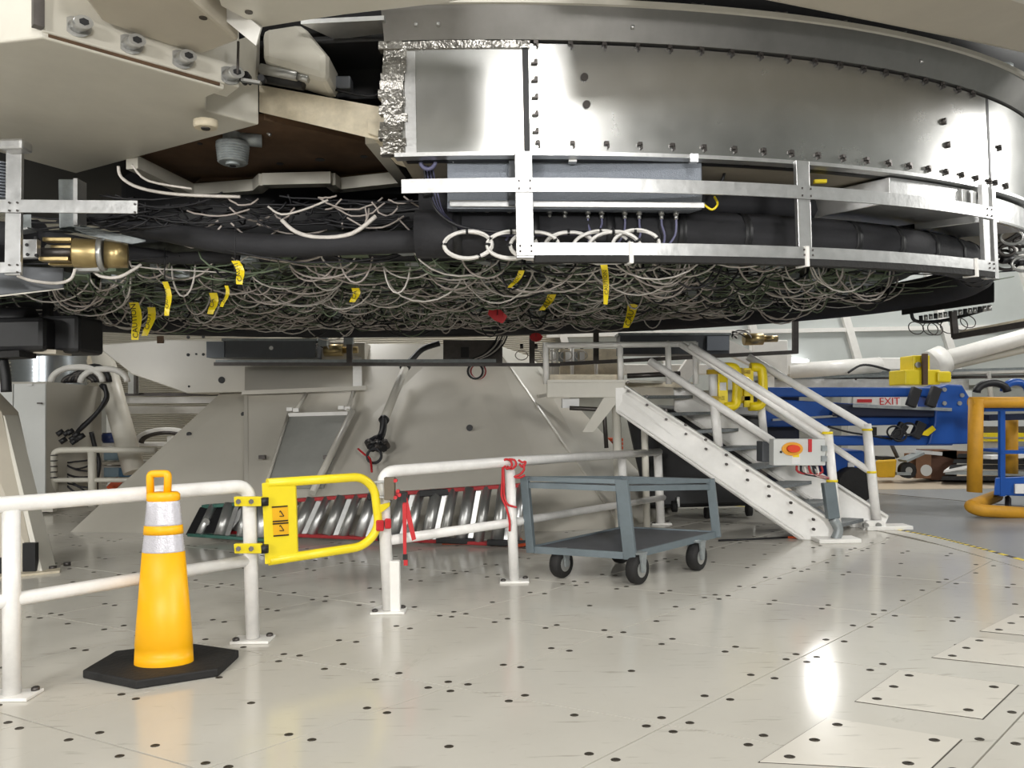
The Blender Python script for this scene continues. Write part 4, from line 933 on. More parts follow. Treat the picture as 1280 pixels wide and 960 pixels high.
HX = [(0, 1, 2, 3), (7, 6, 5, 4), (0, 3, 7, 4), (1, 5, 6, 2), (3, 2, 6, 7), (0, 4, 5, 1)]
MB().add([b3, rb_, rt_, t3_, b3+V((0, 3, 0)), rb_+V((-.2, 2.6, 0)), rt_+bk, t3_+bk], HX).build('right_face', m_ped, pd)
q4, qt = P(848, 652, b4.y+.9), P(664, 446, YT+.7); q4.z = 0
MB().add([rb_, q4, qt, rt_, rb_+V((-.3, 2, 0)), q4+V((-.5, 1, 0)), qt+V((-.3, .8, 0)), rt_+bk], HX).build('edge_face', m_ped, pd)
MB().bar(rb_+(rt_-rb_)*.02, rt_, .03, .015).build('ridge_weld', m_ped, pd)
def onf(x, y, A, B, C_, lift=.0):
    nn_ = (B-A).cross(C_-A).normalized(); r = ray(x, y); t = (A-EYE).dot(nn_)/r.dot(nn_)
    if nn_.dot(r) > 0: nn_ = -nn_
    return EYE+r*t+nn_*lift
def FF(x, y, l=0.): return onf(x, y, b2, b3, t2_, l)
def LF(x, y, l=0.): return onf(x, y, b1, b2, t1, l)
def RF(x, y, l=0.): return onf(x, y, b3, b4, t4, l)
# vertical weld seam, horizontal ledges, lighter strips
MB().bar(FF(308, 680, .0), FF(307, 492, .0), .05, .03).build('weld_seam', m_ped, pd)
MB().bar(RF(672, 497, .02), RF(716, 488, .02), .06, .05).build('ledge', m_ped, pd)
hd = MB().prism([P(118, 431, YT-.5), P(206, 424, YT-.5), P(456, 428, YT-.5), P(456, 486, YT-.5), P(234, 492, YT-.5), P(165, 468, YT-.5)], (0, .9, 0)).build('head_plate', m_ped, pd, bev=.015)
Yh = YT-.51
for x, y, r in ((277, 475, .052), (382, 470, .052), (235, 421.5, .025), (235, 443.5, .025), (254, 443, .022), (254, 421, .022), (315, 478, .016), (342, 477, .016), (421, 473, .016), (236, 483, .016), (245, 442.5, .016)):
    c = P(x, y, Yh); MB().cyl(c, c+V((0, .02, 0)), r, n=14).build('bolt_hole', m_black, hd)
pbox(196, 420, 204, 429, Yh-.01, .02, m_brown, 'slot', hd)
for x, y in ((304, 518), (236, 543), (256, 615)):
    c = LF(x, y, .003); MB().cyl(c, c+V((0, .02, 0)), .035, n=12).build('bolt_hole', m_black, pd)
c = FF(587, 535, .003); MB().cyl(c, c+V((0, .02, 0)), .045, n=12).build('bolt_hole', m_black, pd)
MB().bar(FF(305, 495, .06), FF(459, 489, .06), .1, .06).build('ledge', m_ped, pd)
MB().bar(FF(447, 486, .02), FF(447, 431, .02), .13, .03).build('light_strip', m_white, pd)
# steel access panel with conduits
ap = thing('access_panel', 'bare grey steel access panel leaning on the pedestal front', 'panel', FF(380, 608))
MB().prism([FF(334, 610, .03), FF(405, 610, .03), FF(437, 521, .03), FF(361, 522, .03)], (0, .02, -.03)).build('sheet', m_panel, ap)
MB().tube([FF(392, 622, .08), FF(442, 519, .08)], .045, 10).build('conduit', m_cream, ap)
MB().tube([FF(330, 622, .05), FF(362, 520, .05)], .02, 8).build('side_trim', m_cream, ap)
MB().bar(FF(362, 522, .05), FF(436, 520, .05), .06, .05).build('top_bar', m_white, ap)
for x0, y0, x1, y1 in ((372, 518, 384, 497), (436, 518, 443, 495)): MB().tube([FF(x0, y0, .07), FF(x1, y1, .07)], .03, 8).build('upper_conduit', m_cream, ap)
for x, y in ((364, 517), (372, 518), (428, 515), (436, 516), (330, 577), (410, 577)): MB().box(FF(x, y, .08), (.08, .06, .05)).build('clamp', m_dsteel if x in (330, 410) else m_white, ap)
cd = thing('cable_conduit', 'cream conduit with black cable ends running down the pedestal front', 'conduit', FF(470, 585))
MB().tube([FF(508, 464, .08), FF(481, 531, .08)], .06, 10).build('conduit', m_cream, cd)
MB().tube(cr_curve([FF(551, 439, .15), FF(530, 444, .12), FF(517, 455, .1), FF(507, 465, .1)], 4), .045, 8).build('cable', m_cableb, cd)
MB().tube(cr_curve([FF(481, 530, .1), FF(480, 545, .1), FF(477, 556, .12)], 4), .05, 8).build('cable', m_cableb, cd)
MB().cyl(FF(509, 462, .08), FF(506, 466, .08), .075).build('collar', m_black, cd); MB().cyl(FF(482, 529, .08), FF(480, 532, .08), .07).build('collar', m_black, cd)
for k in range(7):
    x = 462+k*3.4; MB().cyl(FF(x, 561+(k % 3)*2, .12), FF(x+3, 568+(k % 2)*3, .14), .05, n=8).build('plug', m_black if k % 3 else m_dsteel, cd)
for k in range(6): MB().tube(cr_curve([FF(478, 552, .12), FF(470+k*2, 556, .14), FF(458+k*5, 562+k, .12)], 3), .016, 6).build('lead', m_cableb, cd)
c = FF(470, 580, .14); MB().tube([c+V((.09*math.cos(a), .02*math.sin(a), .09*math.sin(a))) for a in [2*math.pi*i/18 for i in range(18)]], .018, 6, True).build('loop', m_cableb, cd)
MB().tube(cr_curve([FF(450, 571, .14), FF(458, 578, .14), FF(465, 584, .14), FF(467, 600, .14)], 4), .014, 6).build('red_wire', m_red, cd)
# ------------------------------------------------------------------ ladders lying against the pedestal
def ladder(x0, yb0, yt0, x1, yb1, yt1, Y0, Y1, n, mrail, lab, cap):
    t = thing('extension_ladder', lab, 'ladder', P((x0+x1)/2, (yb0+yb1)/2+2, (Y0+Y1)/2))
    b0, b1_ = P(x0-8, yb0, Y0), P(x1, yb1, Y1); t0, t1l = P(x0+10, yt0, Y0+.2), P(x1, yt1, Y1+.2)
    MB().bar(b0, b1_, .09, .035).build('lower_rail', mrail, t, bev=.005); MB().bar(t0, t1l, .09, .04).build('upper_rail', mrail, t, bev=.005)
    for i in range(n):
        u = (i+.5)/n; a = b0+(b1_-b0)*u; b = t0+(t1l-t0)*min(1, u+.02)
        o = MB().cyl(a, b, .05+.02*(i % 2), n=10).build('rung', m_steel if i % 3 else m_alu2, t)
        if i % 2: MB().bar(a+V((.09, -.03, 0)), b+V((.09, -.03, 0)), .05, .012, (0, 1, 0)).build('rung_strap', m_alu2, t)
    if cap:
        MB().prism([b0+V((-.03, -.05, .0)), b0+V((.42, -.05, .02)), t0+V((.42, -.05, -.02)), t0+V((-.03, -.05, .0))], (0, .05, 0)).build('foot_panel', m_black, t, bev=.01)
        MB().bar(b0+V((.42, -.07, 0)), t0+V((.5, -.07, 0)), .07, .02, (0, 1, 0)).build('foot_strap', m_alu2, t)
        c = b0*.6+t0*.4+V((.15, -.08, .02)); MB().cyl(c, c+V((0, .03, 0)), .045, n=8).build('foot_bolt', m_steel, t)
    else:
        for u in (.55, .72): 
            c = t0+(t1l-t0)*u; MB().bar(c+V((-.15, -.06, -.02)), c+V((.25, -.06, .0)), .06, .07).build('rail_clamp', m_black, t, bev=.01)
        for u in (.62, .8, .95):
            c = b0+(b1_-b0)*u; MB().bar(c+V((-.2, -.05, .03)), c+V((.2, -.05, .01)), .06, .06).build('rail_clamp', m_black, t, bev=.01)
        c = b0+(b1_-b0)*.76; MB().bar(c+V((0, -.05, .0)), c+V((.33, -.05, 0)), .06, .045).build('orange_end', m_orange, t)
ladder(245, 668, 633, 340, 675, 627, 8.5, 8.25, 4, m_green, 'green railed ladder with black foot lying behind the yellow gate', True)
ladder(275, 664, 631, 655, 681, 606, 8.65, 7.7, 19, m_redr, 'long red railed aluminium ladder lying on its side along the pedestal', False)
solo(MB().hexa([P(646, 684, 7.6), P(661, 682, 7.6), P(661, 682, 7.68), P(646, 684, 7.68), P(647, 672, 7.8), P(651, 672, 7.8), P(651, 672, 7.95), P(647, 672, 7.95)]), 'wheel_chock', m_orange, 'small orange wedge on the floor behind the railing post', 'wedge')
# ------------------------------------------------------------------ left cream leg plate with dark foot
lg = thing('fork_leg', 'sloping cream steel leg plate at the left picture edge', 'leg', G(10, 722))
g0 = G(-60, 722); g1_ = G(45, 716); Yg = g1_.y
MB().prism([P(-80, 722, Yg), P(45, 716, Yg), P(2, 515, Yg+.5), P(-60, 450, Yg+.5)], (0, .25, 0)).build('plate', m_beigep, lg)
MB().prism([P(46, 716, Yg-.02), P(53, 714, Yg-.02), P(6, 520, Yg+.5), P(2, 518, Yg+.5)], (0, .2, 0)).build('edge_flange', m_cream, lg)
pbox(28, 679, 44, 716, Yg-.04, .05, m_black, 'dark_slot', lg); pbox(-20, 698, 6, 722, Yg-.04, .05, m_black, 'dark_slot', lg)
MB().bar(G(-30, 725)+V((0, 0, .01)), G(75, 714)+V((0, 0, .01)), .16, .02).build('foot_plate', m_cream2, lg)
for x, y in ((57, 707), (66, 713), (84, 708)): MB().lathe(G(x, y)+V((0, 0, .01)), [(.035, 0), (.035, .03)], 6).build('anchor_bolt', m_dsteel, lg)
# ================================================================== STAIRS
sa, sb = G(1040, 676), G(1098, 660)          # feet of the two stringers
wv = sb-sa
run = V((-2.04, .86, 0)); ta_ = P(782, 484, (sa+run).y); rise = ta_.z
sdir = V((ta_.x-sa.x, ta_.y-sa.y, rise))
st_ = thing('steel_stairs', 'white steel stairs with grating treads climbing left to the landing', 'stairs', sa)
def bolts_on(o, a, d, n, side):
    for i in range(n):
        c = a+d*((i+.6)/n)
        for q in (-.05, .05): MB().cyl(c+V((0, -.02, q)), c+V((0, -.045, q)), .016, n=6).build('bolt', m_dsteel, o)
for w, nm in ((0, 'near'), (1, 'far')):
    a = sa+wv*w; b = a+sdir
    hh = .2
    MB().prism([a+V((.06, 0, 0)), a+V((-.3, .1, 0)), b+V((-.12, 0, -.28)), b+V((-.12, 0, .0)), b+V((.05, 0, .0)), a+V((.12, 0, .12))], (0, .03, 0)).build('stringer', m_white, st_, bev=.006)
    e = MB().bar(a+V((.1, -.02, .13)), b+V((.0, -.02, .01)), .09, .02).build('stringer_flange', m_white, st_)
    MB().bar(a+V((-.27, .05, .02)), b+V((-.1, -.02, -.27)), .07, .02).build('stringer_flange', m_white, st_)
    if w == 0: bolts_on(e, a+V((-.06, 0, .07)), sdir, 10, 0)
N = 8
for i in range(N):
    u = (i+.35)/N; c = sa+sdir*u+V((-.05, 0, 0)); d = V((sdir.x, sdir.y, 0)).normalized()*.3
    MB().prism([c+wv*.09, c+wv*.98, c+wv*.98+d, c+wv*.09+d], (0, 0, .035)).build('tread', m_tread, st_)
for w, g in ((0, G(1035, 677)), (1, G(1098, 661))):
    MB().box(V((g.x+.08, g.y, .02)), (.5 if w else .42, .22, .04)).build('foot_plate', m_white, st_, bev=.004)
ft = MB().prism([P(1079, 663, sb.y-.1), P(1113, 663, sb.y-.1), P(1104, 651, sb.y-.1), P(1083, 651, sb.y-.1)], (0, .05, 0)).build('foot_bracket', m_white, st_, bev=.01)
for x in (1083, 1099): 
    c = P(x, 657, sb.y-.13); MB().cyl(c, c+V((0, .04, 0)), .03, n=8).build('foot_bolt', m_steel, ft)
# handrails
hr = MB
def hpost(x0, y0, x1, y1, Y, r=.05): return MB().tube([P(x0, y0, Y), P(x1, y1, Y)], r, 10).build('handrail_post', m_whiter, st_)
Yn, Yf2 = sa.y, sb.y
hpost(1047, 668, 1035, 540, Yn, .045); hpost(1096, 655, 1083, 530, Yf2, .05)
Ytop = (sa+run).y
MB().tube([P(1035, 541, Yn), P(862, 432, Ytop-.3)], .042, 10).build('handrail', m_whiter, st_)
MB().tube([P(1038, 566, Yn), P(965, 553, Yn+.2)], .02, 8).build('stay', m_whiter, st_)
MB().tube([P(1083, 534, Yf2), P(935, 446, Yf2+.55)], .045, 10).build('handrail', m_whiter, st_)
MB().tube([P(1088, 590, Yf2), P(1036, 555, Yf2+.2), P(957, 508, Yf2+.5)], .038, 10).build('mid_rail', m_whiter, st_)
MB().tube([P(1030, 549, Yn), P(905, 465, Ytop-.4), P(850, 430, Ytop-.2)], .035, 10).build('mid_rail', m_whiter, st_)
MB().tube([P(966, 552, Yn+.25), P(812, 451, Ytop)], .045, 10).build('mid_rail', m_whiter, st_)
hpost(898, 558, 893, 505, Yn+.55, .05); hpost(955, 545, 951, 505, Yf2+.4, .045)
for x, y, Y in ((1034, 541, Yn), (1084, 537, Yf2), (1089, 590, Yf2), (1040, 601, Yn)):
    c = P(x, y, Y); MB().cyl(c+V((0, 0, -.012)), c+V((0, 0, .012)), .056, n=12).build('yellow_ring', m_yel, st_)
MB().bar(P(1041, 648, Yn-.05), P(1035, 603, Yn-.05), .12, .09, (0, 1, 0)).build('conduit_cover', m_cartm, st_, bev=.01)
MB().tube(cr_curve([P(1041, 648, Yn-.05), P(1048, 662, Yn-.06), P(1044, 674, Yn-.06)], 4), .05, 8).build('flexible_conduit', m_galv, st_)
# control box
cb = thing('control_box', 'light grey control box with red emergency stop button on the stair rail', 'control box', P(1000, 582, Yn-.1))
bd = pbox(967, 549, 1032, 582, Yn-.12, .14, m_cab, 'body', cb, .008)
c = P(990, 559, Yn-.125); s = c.y/F
MB().cyl(c, c+V((0, -.012, 0)), .085, n=20).build('yellow_collar', M('collar_orange', '#e8a52e', .5), cb).scale = (1.25, 1, .8)
MB().cyl(c+V((0, -.01, 0)), c+V((0, -.06, 0)), .05, n=18).build('stop_button', M('stop_red', '#e0421d', .4), cb).scale = (1.25, 1, .75)
lb = pbox(990, 566, 1000, 580, Yn-.125, .004, m_paper, 'warning_label', cb); pbox(991, 567.5, 999, 571.5, Yn-.128, .003, m_yel, 'label_mark', lb); pbox(991, 566, 999, 567.5, Yn-.129, .003, m_red, 'label_stripe', lb)
pbox(1011, 549, 1015, 565, Yn-.14, .03, m_red, 'red_ribbon', cb)
c = P(976, 565, Yn-.125); MB().cyl(c, c+V((0, -.01, 0)), .012, n=8).build('key_hole', m_black, cb)
for y in (560, 573): pbox(1028, y-3, 1034, y+4, Yn-.16, .05, m_galv, 'side_latch', cb)
pbox(953, 552, 966, 578, Yn+.25, .2, m_grbox2, 'rear_switch', cb, .01)
for k in range(7):
    x = 996+k*5; MB().tube(cr_curve([P(x, 582, Yn-.05), P(x+2, 590+k % 3, Yn-.05), P(1020, 594+k % 2, Yn-.05), P(1036, 598, Yn-.05)], 3), .012, 6).build('cable', (m_redr, m_cableb, m_cable)[k % 3], cb)
# landing
ld_ = thing('landing', 'cream steel landing platform at the top of the stairs', 'platform', P(740, 500, Ytop))
pbox(684, 478, 782, 497, Ytop, .12, m_cream, 'edge_beam', ld_, .005)
pbox(684, 468, 780, 478, Ytop+.15, .02, m_cream2, 'toe_board', ld_)
MB().prism([P(684, 478, Ytop), P(786, 478, Ytop), P(860, 480, Ytop+.9), P(690, 480, Ytop+.9)], (0, 0, .03)).build('deck', m_cream, ld_)
pbox(782, 478, 866, 484, Ytop+.5, .1, m_cream2, 'cross_beam', ld_)
for x in (683, 776, 836, 870): MB().tube([P(x, 480, Ytop+.1), P(x-1, 428, Ytop+.1)], .035, 8).build('rail_post', m_white, ld_)
MB().tube([P(680, 432, Ytop+.1), P(870, 430, Ytop+.1)], .035, 8).build('top_rail', m_white, ld_); MB().tube([P(784, 470, Ytop+.3), P(850, 467, Ytop+.3)], .03, 8).build('mid_rail', m_dsteel, ld_)
MB().hexa([P(728, 540, Ytop), P(742, 540, Ytop), P(742, 540, Ytop+.1), P(728, 540, Ytop+.1), P(755, 497, Ytop), P(776, 497, Ytop), P(776, 497, Ytop+.1), P(755, 497, Ytop+.1)]).build('brace', m_cream, ld_)
MB().tube([P(770, 498, Ytop+.1), G(775, 668)], .05, 8).build('column', m_cream, ld_)
MB().tube([P(805, 512, Ytop+.1), V((P(805, 512, Ytop+.1).x, Ytop+.1, 0))], .04, 8).build('column', m_cream, ld_)
MB().tube(arcpts([P(712, 510, Ytop+.05), P(755, 512, Ytop+.05), P(758, 560, Ytop+.05)], .1), .025, 8).build('bent_pipe', m_dsteel, ld_)
pbox(703, 498, 724, 510, Ytop+.1, .2, m_paper, 'white_box', ld_)
for x0, y0, x1, y1, mt, nm, lb in ((676, 455, 718, 470, m_paper, 'notice_board', 'white board on the wall above the landing'), (735, 457, 748, 468, m_cab, 'junction_box', 'small white box behind the landing rail')):
    solo(MB().hexa([P(x0, y1, 12.6), P(x1, y1, 12.6), P(x1, y1, 12.7), P(x0, y1, 12.7), P(x0, y0, 12.6), P(x1, y0, 12.6), P(x1, y0, 12.7), P(x0, y0, 12.7)]), nm, mt, lb, 'board')
# equipment frame behind the landing
ek = thing('equipment_rack', 'cream equipment rack with cables behind the landing', 'rack', P(720, 480, 12.4))
pbox(700, 436, 776, 480, 12.4, .4, m_cream2, 'body', ek)
for k in range(6): pbox(680+k*9, 440, 686+k*9, 452, 12.3, .06, m_paper if k % 2 else m_galv, 'module', ek)
for x in (690, 715, 745): MB().tube([P(x, 430, 12.2), P(x, 480, 12.2)], .03, 8).build('upright', m_white, ek)
# yellow swing gates at the stair head
for gx, dy, lab in ((908, 0, 'left yellow swing gate at the head of the stairs'), (940, 1, 'right yellow swing gate at the head of the stairs')):
    Yq = Yn+.75+dy*.25; t = thing('stair_gate', lab, 'gate', P(gx, 510, Yq), 'yellow gates at the stair head')
    MB().tube(arcpts([P(gx-2, 459, Yq), P(gx+12, 459, Yq), P(gx+14, 480, Yq), P(gx+12, 508, Yq), P(gx-4, 508, Yq)], .15), .055, 10).build('loop_tube', m_yel, t)
    pbox(gx-10, 466-dy*6, gx+2, 509, Yq-.03, .04, m_yel, 'plate', t, .006); pbox(gx-8, 478, gx+0, 488, Yq-.04, .01, m_paper, 'label', t)
    for y in (465, 498): MB().bar(P(gx-24, y, Yq), P(gx-3, y, Yq), .06, .05).build('hinge', M('hinge_ochre', '#b99a17', .5), t)
    MB().tube([P(gx-17, 460, Yq+.02), P(gx-16, 504, Yq+.02)], .05, 8).build('hinge_post', m_paper if dy == 0 else m_yel, t)
pr = P(928, 480, Yn+.75); solo(MB().box(pr, (.12, .05, .06)), 'red_latch', m_red, 'red latch block between the two yellow stair gates', 'latch')
# black wheeled bin under the stairs
bn = thing('tilt_bin', 'large black plastic tub on casters under the stairs', 'bin', G(870, 650))
Yb1 = G(870, 648).y
MB().hexa([P(808, 636, Yb1), P(946, 632, Yb1-.1), P(946, 625, Yb1+1), P(812, 630, Yb1+1), P(780, 508, Yb1), P(955, 520, Yb1-.1), P(955, 510, Yb1+1.2), P(780, 505, Yb1+1.2)]).build('tub', m_black, bn, bev=.05)
for x, y in ((843, 636), (884, 644), (936, 641)):
    c = P(x, y-3, Yb1-.05); MB().cyl(c+V((-.03, 0, 0)), c+V((.03, .0, 0)), .07, n=14).build('caster_wheel', m_rubber, bn); MB().bar(c+V((.04, -.02, .0)), c+V((.04, -.02, .12)), .03, .07, (0, 1, 0)).build('caster_fork', m_steel, bn)
cd2 = thing('floor_cable', 'thin dark and orange cable lying on the floor at the stair foot', 'cable', G(960, 678))
MB().tube([G(898, 677)+V((0, 0, .012)), G(945, 675)+V((0, 0, .012)), G(985, 673)+V((0, 0, .012))], .01, 6).build('dark_part', m_cableb, cd2); MB().tube([G(985, 673)+V((0, 0, .012)), G(1010, 674)+V((0, 0, .012)), G(1024, 676)+V((0, 0, .012))], .012, 6).build('orange_part', m_orange, cd2)
# ================================================================== BLUE BOOM LIFT
YL = 10.6
bl = thing('boom_lift', 'blue articulated boom lift with folded booms behind the stairs', 'boom lift', P(1080, 610, YL))
pbox(955, 484, 1195, 496, YL, .3, m_blue, 'upper_boom', bl, .02)
MB().hexa([P(950, 534, YL+.05), P(1200, 530, YL+.05), P(1200, 530, YL+.45), P(950, 534, YL+.45), P(950, 498, YL+.05), P(1200, 512, YL+.05), P(1200, 512, YL+.45), P(950, 498, YL+.45)]).build('middle_boom', m_blue, bl, bev=.02)
MB().hexa([P(1040, 521, YL-.08), P(1205, 522, YL-.08), P(1205, 522, YL+.04), P(1040, 521, YL+.04), P(1042, 504, YL-.08), P(1205, 513, YL-.08), P(1205, 513, YL+.04), P(1042, 504, YL+.04)]).build('telescope_section', m_navy, bl, bev=.02)
MB().hexa([P(1066, 509, YL-.13), P(1190, 514, YL-.13), P(1190, 514, YL-.09), P(1066, 509, YL-.09), P(1066, 505, YL-.13), P(1190, 510, YL-.13), P(1190, 510, YL-.09), P(1066, 505, YL-.09)]).build('wear_strip', m_galv, bl)
MB().bar(P(965, 525, YL-.04), P(1045, 520, YL-.04), .06, .03).build('hydraulic_line', m_steel, bl)
pbox(1036, 545, 1192, 557, YL-.05, .3, m_blue, 'lower_boom', bl, .02)
MB().prism([P(1172, 484, YL-.1), P(1186, 480, YL-.1), P(1203, 481, YL-.1), P(1212, 496, YL-.1), P(1213, 555, YL-.1), P(1160, 556, YL-.1), P(1168, 530, YL-.1)], (0, .5, 0)).build('joint_plate', m_blue, bl, bev=.02)
for x, y in ((1181, 487), (1181, 504), (1200, 504), (1203, 494)): 
    c = P(x, y, YL-.12); MB().cyl(c, c+V((0, .03, 0)), .03, n=12).build('pivot_pin', m_steel, bl)
for x0, y0, x1, y1 in ((1146, 485, 1138, 508), (1171, 484, 1162, 508), (1130, 530, 1119, 548), (1152, 528, 1143, 547)): MB().bar(P(x0, y0, YL-.16), P(x1, y1, YL-.16), .13, .08, (0, 1, 0)).build('link_arm', m_black, bl, bev=.01)
for k, (x, y) in enumerate(((1118, 540), (1136, 536), (1124, 544))):
    c = P(x, y, YL-.2); MB().tube([c+V((.1*math.cos(a), 0, .08*math.sin(a))) for a in [2*math.pi*i/18 for i in range(18)]], .014, 6, True).build('hose_loop', m_cableb, bl)
MB().tube(cr_curve([P(1035, 533, YL-.1), P(1060, 540, YL-.1), P(1085, 544, YL-.1), P(1115, 549, YL-.1)], 4), .014, 6).build('hose', m_cableb, bl)
MB().prism([P(1150, 543, YL-.17), P(1166, 532, YL-.17), P(1170, 537, YL-.17), P(1160, 545, YL-.17)], (0, .02, 0)).build('yellow_decal', m_yel, bl)
pbox(1036, 563, 1082, 612, YL+.2, .8, m_blue, 'chassis', bl, .04); pbox(960, 560, 1036, 606, YL+.6, .6, m_navy, 'engine_cover', bl, .05)
c = P(1066, 606, YL+.1); MB().cyl(c+V((0, -.12, 0)), c+V((0, .2, 0)), .25, n=20).build('wheel', m_rubber, bl)
pbox(1060, 578, 1068, 585, YL+.18, .03, m_paper, 'decal', bl)
pbox(950, 490, 1000, 560, YL+.55, .5, m_navy, 'turret', bl, .03)
# basket with padded rails
YK = 9.2
bk_ = thing('lift_basket', 'blue boom lift work basket with ochre padded rails at the right edge', 'basket', P(1250, 645, YK))
def pad(a, b, r=.085): return MB().tube([a, (a+b)/2, b], r, 12).build('rail_padding', m_pad, bk_)
pad(P(1220, 499, YK), P(1218, 615, YK)); pad(P(1213, 503, YK), P(1300, 503, YK), .07); pad(P(1264, 520, YK+.8), P(1264, 592, YK+.8), .08)
MB().tube(arcpts([P(1246, 620, YK+.5), P(1212, 633, YK), P(1225, 638, YK-.05), P(1300, 643, YK-.1)], .12), .075, 12).build('bumper', m_pad, bk_)
for x in (1252, 1299): MB().bar(P(x, 510, YK+.1), P(x, 620, YK+.1), .06, .05, (0, 1, 0)).build('upright', m_blue, bk_)
MB().bar(P(1230, 512, YK+.1), P(1300, 511, YK+.1), .06, .05).build('rail', m_blue, bk_); MB().bar(P(1250, 565, YK+.1), P(1300, 565, YK+.1), .06, .045).build('rail', m_blue, bk_); MB().bar(P(1230, 522, YK+.5), P(1300, 520, YK+.5), .2, .08).build('control_rail', m_navy, bk_)
tb2 = MB().hexa([P(1242, 619, YK+.08), P(1310, 621, YK+.08), P(1310, 621, YK+.8), P(1242, 619, YK+.8), P(1244, 597, YK+.08), P(1310, 594, YK+.08), P(1310, 594, YK+.8), P(1244, 597, YK+.8)]).build('toe_panel', m_blue, bk_, bev=.01)
pbox(1269, 605, 1285, 617, YK+.05, .02, m_paper, 'decal', bk_)
MB().tube([P(1240, 490, YK+.6)+V((.2*math.cos(a), 0, .12*math.sin(a))) for a in [math.pi*i/10 for i in range(11)]], .05, 8).build('hose_arch', m_black, bk_)
MB().tube([P(1270, 489, YK+.7)+V((.16*math.cos(a), 0, .12*math.sin(a))) for a in [math.pi*i/10 for i in range(11)]], .05, 8).build('hose_arch', m_blue, bk_)
MB().bar(P(1260, 622, YK+.3), P(1260, 640, YK+.0), .05, .05, (0, 1, 0)).build('bumper_stay', m_dsteel, bk_)
# yellow winch on top of the lift
yw = thing('yellow_winch', 'yellow painted winch block standing behind the blue boom', 'winch', P(1160, 482, 11.6))
pbox(1141, 444, 1163, 466, 11.6, .4, m_yel, 'housing', yw, .02); pbox(1131, 462, 1176, 481, 11.55, .5, m_yel, 'base', yw, .02)
pbox(1172, 464, 1190, 478, 11.5, .4, m_yel, 'drum_cover', yw, .03); pbox(1154, 442, 1160, 481, 11.5, .05, m_brown, 'chain', yw)
c = P(1148, 456, 11.57); MB().cyl(c, c+V((0, .04, 0)), .045, n=12).build('boss', m_steel, yw)
# things behind the lift: sign, carts, cartons
YX = 14.78
ex = thing('exit_sign', 'white exit sign with red letters behind the blue boom', 'sign', P(1105, 507, YX))
pbox(1068, 492, 1126, 510, YX, .06, m_paper, 'board', ex); 
for k, ch in enumerate(['EXIT']): text(ch, P(1112, 502, YX-.02), (1, 0, 0), (0, 0, 1), .2, m_red, 'lettering', ex)
pbox(1072, 499, 1090, 503, YX-.02, .03, m_red, 'red_strip', ex)
wc = thing('wall_cabinet', 'pale wall cabinet between the blue booms', 'cabinet', P(1110, 548, 14.8)); pbox(1060, 488, 1215, 602, 14.85, .3, m_cab, 'body', wc); pbox(1087, 534, 1096, 546, 14.75, .06, m_black, 'socket', wc)
yt = thing('yellow_tub', 'yellow plastic tub with dark handle on the far floor', 'tub', P(1107, 598, 13.2))
MB().hexa([P(1096, 597, 13.2), P(1119, 597, 13.2), P(1117, 595, 13.7), P(1098, 595, 13.7), P(1094, 576, 13.2), P(1121, 574, 13.2), P(1119, 573, 13.7), P(1097, 574, 13.7)]).build('tub', M('tub_yellow', '#d9a915', .5), yt, bev=.03); MB().tube([P(1122, 572, 13.3), P(1114, 555, 13.3)], .035, 8).build('handle', m_dsteel, yt); pbox(1104, 571, 1119, 576, 13.3, .3, m_black, 'lid', yt)
hc = thing('hand_truck', 'grey wheeled hand truck beside the yellow tub', 'hand truck', P(1135, 598, 13.3))
c = P(1136, 588, 13.2); MB().cyl(c, c+V((0, .12, 0)), .14, n=18).build('wheel', m_rubber, hc); MB().cyl(c+V((0, -.01, 0)), c+V((0, .13, 0)), .06, n=12).build('hub', m_steel, hc); MB().bar(P(1120, 592, 13.2), P(1138, 592, 13.2), .05, .05).build('axle', m_galv, hc)
MB().bar(P(1128, 576, 13.2), P(1150, 566, 13.2), .3, .04).build('plate', m_galv, hc); MB().bar(P(1140, 564, 13.3), P(1174, 567, 13.3), .2, .06).build('top_board', m_paper, hc)
bx_ = thing('carton_stack', 'open brown carton on the far floor behind the lift basket', 'carton', P(1168, 599, 13.3))
pbox(1145, 568, 1164, 598, 13.2, .4, m_brownbox, 'body', bx_); pbox(1164, 563, 1196, 600, 13.3, .5, M('dark_brown_carton', '#5d4032', .8), 'side_box', bx_); c = P(1158, 588, 13.19); MB().cyl(c, c+V((0, .02, 0)), .1, n=16).build('round_label', m_cab, bx_)
MB().hexa([P(1166, 568, 13.3), P(1212, 578, 13.3), P(1212, 578, 13.6), P(1166, 568, 13.6), P(1166, 562, 13.3), P(1212, 564, 13.3), P(1212, 564, 13.6), P(1166, 562, 13.6)]).build('flap', m_brownbox, bx_)
bs = thing('sheet_pile', 'pile of black sheets with white paper on the far floor at right', 'sheets', P(1230, 602, 12.9))
for k in range(5):
    y = 600-k*7; MB().hexa([P(1176+k*5, y, 12.8), P(1300, y+2, 12.8), P(1300, y, 13.6), P(1180+k*5, y-1, 13.6), P(1178+k*5, y-5, 12.8), P(1300, y-4, 12.8), P(1300, y-5, 13.6), P(1182+k*5, y-5, 13.6)]).build('sheet', m_black if k != 1 else m_galv, bs)
MB().hexa([P(1179, 591, 12.7), P(1212, 585, 12.7), P(1214, 582, 13.2), P(1190, 583, 13.2), P(1180, 588, 12.7), P(1212, 581, 12.7), P(1214, 580, 13.2), P(1190, 581, 13.2)]).build('paper', m_paper, bs); MB().bar(P(1230, 571, 12.75), P(1300, 568, 12.75), .4, .06).build('paper', m_paper, bs); MB().bar(P(1238, 563, 12.9), P(1300, 560, 12.9), .4, .05).build('blue_cover', m_blue, bs)
ys = thing('yellow_shelf', 'yellow shelving beam behind the lift basket', 'shelf', P(1255, 552, 14.0))
